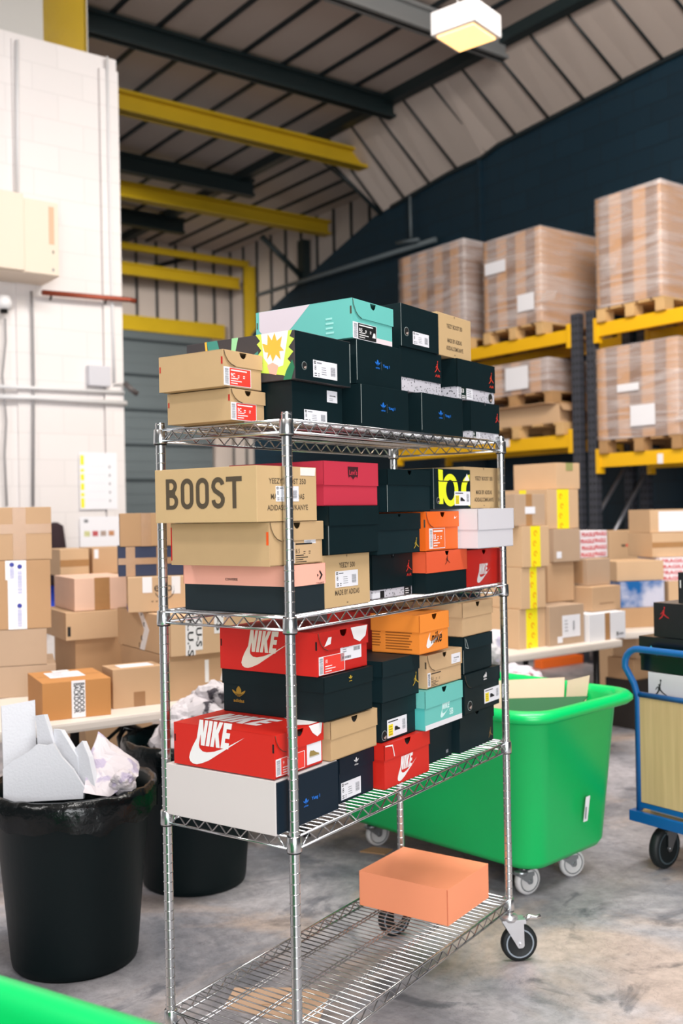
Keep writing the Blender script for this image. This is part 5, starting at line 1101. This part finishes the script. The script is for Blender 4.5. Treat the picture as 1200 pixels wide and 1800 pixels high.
fit('brown carton with tiny white sticker in the middle column', 972, 6.2, z0+.478, .24, .3, .2, c4, parts=[('label', 'f', strip(.1, .12, .28, .32, paperw))])
fit('tall brown carton with yellow tape beneath the topmost one', 962, 6.22, z0+.681, .285, .36, .242, c0, parts=[('yellow_tape', 'f', yellowtape(.3, .68, 4)), ('yellow_tape', 'l', yellowtape(.36, .52, 5))])
fit('topmost brown carton over the tall yellow taped one', 979, 6.3, z0+.926, .215, .36, .162, c0, parts=[('tape', 'f', strip(.4, .7, .7, 1, M('green tape', (150, 150, 96), .4)))])
def frag(rows_):
    def f(mb, fr, a, b_):
        for k in range(rows_): mb.text('FRAGILE', fr, (.04 if k % 2 else .0)*a, (k+.15)/rows_*b_, .6*b_/rows_, fragr, width=.5*a, bold=.03, off=.0014); mb.text('FRAGILE', fr, (.55 if k % 2 else .52)*a, (k+.22)/rows_*b_, .6*b_/rows_, fragr, width=.42*a, bold=.03, off=.0014)
    return f
fragm = M('white fragile tape', (232, 222, 226), .4)
fit('white parcel with red FRAGILE print at the right of the yellow taped stacks', 1019, 6.45, z0+.488, .26, .2, .172, fragm, front=frag(4), seamtop=False)
# far right table
zf = .70
fit('brown carton on the far table under the blue wrapped bundle', 1086, 7.0, zf, .36, .3, .135, c3, yaw=14, group=GB)
def bluewrap():
    m = M('blue wrapped bundle', (60, 110, 170), .25); nt = m.node_tree; b = nt.nodes['Principled BSDF']; N = nt.nodes.new; L = nt.links.new
    tc = N('ShaderNodeTexCoord'); n = N('ShaderNodeTexNoise'); n.inputs['Scale'].default_value = 5; n.inputs['Detail'].default_value = 6; cr = N('ShaderNodeValToRGB'); e = cr.color_ramp.elements
    e[0].position = .42; e[0].color = (lin(30), lin(96), lin(160), 1); e[1].position = .6; e[1].color = (lin(196), lin(196), lin(212), 1); L(tc.outputs['Object'], n.inputs['Vector']); L(n.outputs['Fac'], cr.inputs[0]); L(cr.outputs[0], b.inputs['Base Color']); return m
fit('blue and white plastic wrapped bundle on the far table', 1088, 7.02, zf+.137, .335, .28, .18, bluewrap(), yaw=14, group=GB, name='wrapped_bundle', seamtop=False)
fit('brown carton resting on the blue wrapped bundle', 1082, 7.04, zf+.32, .36, .3, .135, c0, yaw=14, group=GB)
fit('brown carton behind the blue wrapped bundle', 1172, 7.2, zf, .45, .4, .30, c0, yaw=14, group=GB)
fit('white parcel with red FRAGILE print above the dark emblem boxes', 1158, 7.22, zf+.302, .4, .3, .165, fragm, yaw=14, front=frag(4), group=GB, seamtop=False)
fit('brown carton resting on the far FRAGILE parcel', 1145, 7.26, zf+.47, .5, .34, .17, c0, yaw=14, group=GB, parts=[('tape', 'f', strip(0, .4, 1, .62, tape))])
fit('brown carton with white panel, topmost at the far right', 1142, 7.3, zf+.643, .45, .3, .165, c0, yaw=14, group=GB, parts=[('label', 'f', strip(.15, .05, 1, .92, paperw))])
fit('tall brown carton with small red print behind the blue wrapped bundle', 1069, 8.2, 0, .5, .3, 1.34, c0, yaw=14, group=GB, front=lambda mb, fr, a, b_: (mb.rect(.3*a, .905*b_, .36*a, .92*b_, fr, redlab), mb.rect(.22*a, .905*b_, .29*a, .918*b_, fr, brownink), mb.rect(.37*a, .905*b_, .44*a, .918*b_, fr, brownink)), parts=[('label', 'f', multi(strip(.15, .72, .33, .78, paperw), strip(.5, .74, .7, .78, paperw)))])
fit('dark block added for the shadow beneath the far table', 1112, 7.0, 0, .3, .26, .335, M('dark crate', (40, 34, 30), .8), group=GB, name='shadow_block')  # made-up dark block standing in for shadow and black table legs
fit('brown carton on the dark block beneath the far table', 1108, 7.02, .337, .28, .22, .145, c3, group=GB)
fit('second brown carton tucked directly under the far table top', 1114, 7.03, .484, .26, .2, .165, c1, group=GB)
mb = MB(); mb.box(0, -.05, 0, .6, .05, .085, M('orange steel', (240, 110, 34), .5), .01); q = atz(945, 1165, .06)
tag(mb.build('floor_barrier', loc=(q.x, q.y, 0), rot=BROT), 'orange steel barrier on the floor beyond the tables', 'barrier')
# ------------------------------------------------------------------ blue platform trolley with boxes
bluem = M('blue enamel tube', (16, 92, 156), .3); ply = M('pale plywood', (206, 176, 122), .6)
def plywood():
    nt = ply.node_tree; b = nt.nodes['Principled BSDF']; N = nt.nodes.new; L = nt.links.new
    tc = N('ShaderNodeTexCoord'); mp = N('ShaderNodeMapping'); mp.inputs['Scale'].default_value = (30, 30, 1.2); n = N('ShaderNodeTexNoise'); n.inputs['Scale'].default_value = 2.0; n.inputs['Detail'].default_value = 5
    cr = N('ShaderNodeValToRGB'); e = cr.color_ramp.elements; e[0].position = .3; e[0].color = (lin(192), lin(166), lin(118), 1); e[1].position = .7; e[1].color = (lin(208), lin(181), lin(132), 1)
    L(tc.outputs['Object'], mp.inputs[0]); L(mp.outputs[0], n.inputs['Vector']); L(n.outputs['Fac'], cr.inputs[0]); L(cr.outputs[0], b.inputs['Base Color'])
plywood()
TYAW = BROT-PI/2                                       # local x runs along the end panel towards the viewer, local y away
tp = atz(1117, 1423, .235)
t = thing('platform_trolley', 'blue tubular platform trolley with plywood end panel at the right edge', 'trolley', (tp.x, tp.y, 0), TYAW)
mb = MB(); mb.box(-.02, -.02, .19, .72, .0, .235, bluem, .003); mb.box(-.02, 1.0, .19, .72, 1.02, .235, bluem, .003); mb.box(-.02, 0, .19, .0, 1.0, .235, bluem, .003); mb.box(.70, 0, .19, .72, 1.0, .235, bluem, .003); mb.build('platform_frame', t)
mb = MB(); mb.box(0, 0, .2, .7, 1.0, .228, ply); mb.build('deck', t)
zh = .925
def arcpts(cx, cz, r, a0, a1): return [(cx+r*math.cos(math.radians(a)), .012, cz+r*math.sin(math.radians(a))) for a in range(a0, a1, -15 if a1 < a0 else 15)]
pts = [(.012, .012, .235), (.012, .012, .72), (.0, .0, .78), (-.02, -.03, .85)]+[(-.02+.07*(1-math.cos(math.radians(a))), -.03, .86+.07*math.sin(math.radians(a))) for a in (15, 35, 55, 75, 90)]+[(.65, -.03, .93)]+[(.65+.07*math.sin(math.radians(a)), -.03, .86+.07*math.cos(math.radians(a))) for a in (20, 45, 70, 90)]+[(.70, 0, .78), (.688, .012, .72), (.688, .012, .235)]
mb = MB(); mb.tube(pts, .0145, bluem, 12); mb.build('handle', t)
mb = MB(); mb.tube([(.012, .012, .73), (.688, .012, .73)], .0125, bluem, 10); mb.build('cross_rail', t)
mb = MB(); mb.box(.02, .003, .25, .68, .02, .27, bluem); mb.build('bottom_rail', t)
mb = MB(); mb.box(.024, .006, .272, .676, .02, .72, ply, .001); mb.build('end_panel', t)
for x, y in ((.10, .09), (.57, .09), (.13, .88), (.57, .88)): castor(t, x, y, -PI/2 if y < .5 else .3, .19, .088, .042, rubber, zinc, M('grey wheel hub', (60, 72, 78), .5), False)
def trolleybox(label, x, y, z, w_, l, h, m, front, style='plain', **k):
    ca, sa = math.cos(TYAW), math.sin(TYAW); P = (tp.x+ca*x-sa*y, tp.y+sa*x+ca*y)
    yaw = TYAW; o = Vector((P[0], P[1], z))+Vector((ca, sa, 0))*w_/2+Vector((-sa, ca, 0))*l/2
    tt = thing('shoe_box', label, 'shoe box', o, yaw, 'emblem boxes on the blue trolley')
    mb = MB(); mb.box(-w_/2, -l/2, 0, w_/2, l/2, h*(.6 if style == 'lid' else 1), m, .0016)
    if style != 'lid': front(mb, FF(w_, l), w_, h)
    mb.build('body', tt)
    if style == 'lid':
        mb = MB(); mb.box(-w_/2-.004, -l/2-.004, h*.42, w_/2+.004, l/2+.004, h, m, .0016); front(mb, FF(w_+.008, l+.008), w_, h); mb.build('lid', tt)
glossb = M('glossy black card', (8, 18, 22), .22)
trolleybox('large white box with black flying emblem on the blue trolley', .042, .045, .23, .5, .36, .596, M('pale grey white box', (214, 212, 216), .5), lambda mb, fr, a, b_: jump(mb, fr, .05*a, .83*b_, .07, ink))
def chevron(mb, fr, a, b_): mb.stroke([(.06*a, .52*b_), (.12*a, .72*b_), (.18*a, .5*b_)], .006, fr, M('cyan print', (70, 190, 220), .5))
trolleybox('black lidded box with cyan chevron behind the trolley handle', .005, .045, .829, .52, .36, .148, glossb, chevron, 'lid')
trolleybox('black box with red flying emblem on the blue trolley', .072, .05, .979, .34, .34, .145, glossb, lambda mb, fr, a, b_: jump(mb, fr, .08*a, .52*b_, .05, M('red emblem print', (200, 36, 44), .5)))
trolleybox('black box with a white slot, topmost on the blue trolley', .189, .06, 1.126, .3, .3, .13, glossb, lambda mb, fr, a, b_: mb.rect(.03*a, .5*b_, .045*a, .75*b_, fr, white))
mb = MB(); P = [atz(x, y, 0) for x, y in ((632, 1498), (655, 1490), (690, 1494), (676, 1503))]; c = sum(P, Vector())/4
mb.prism([((p-c).x, (p-c).y) for p in P], (Vector((0, 0, .005)), X, Yv), .005, cards[3]); tag(mb.build('cardboard_scrap', loc=c), 'small torn cardboard scrap on the floor beside the green tub wheel', 'cardboard')
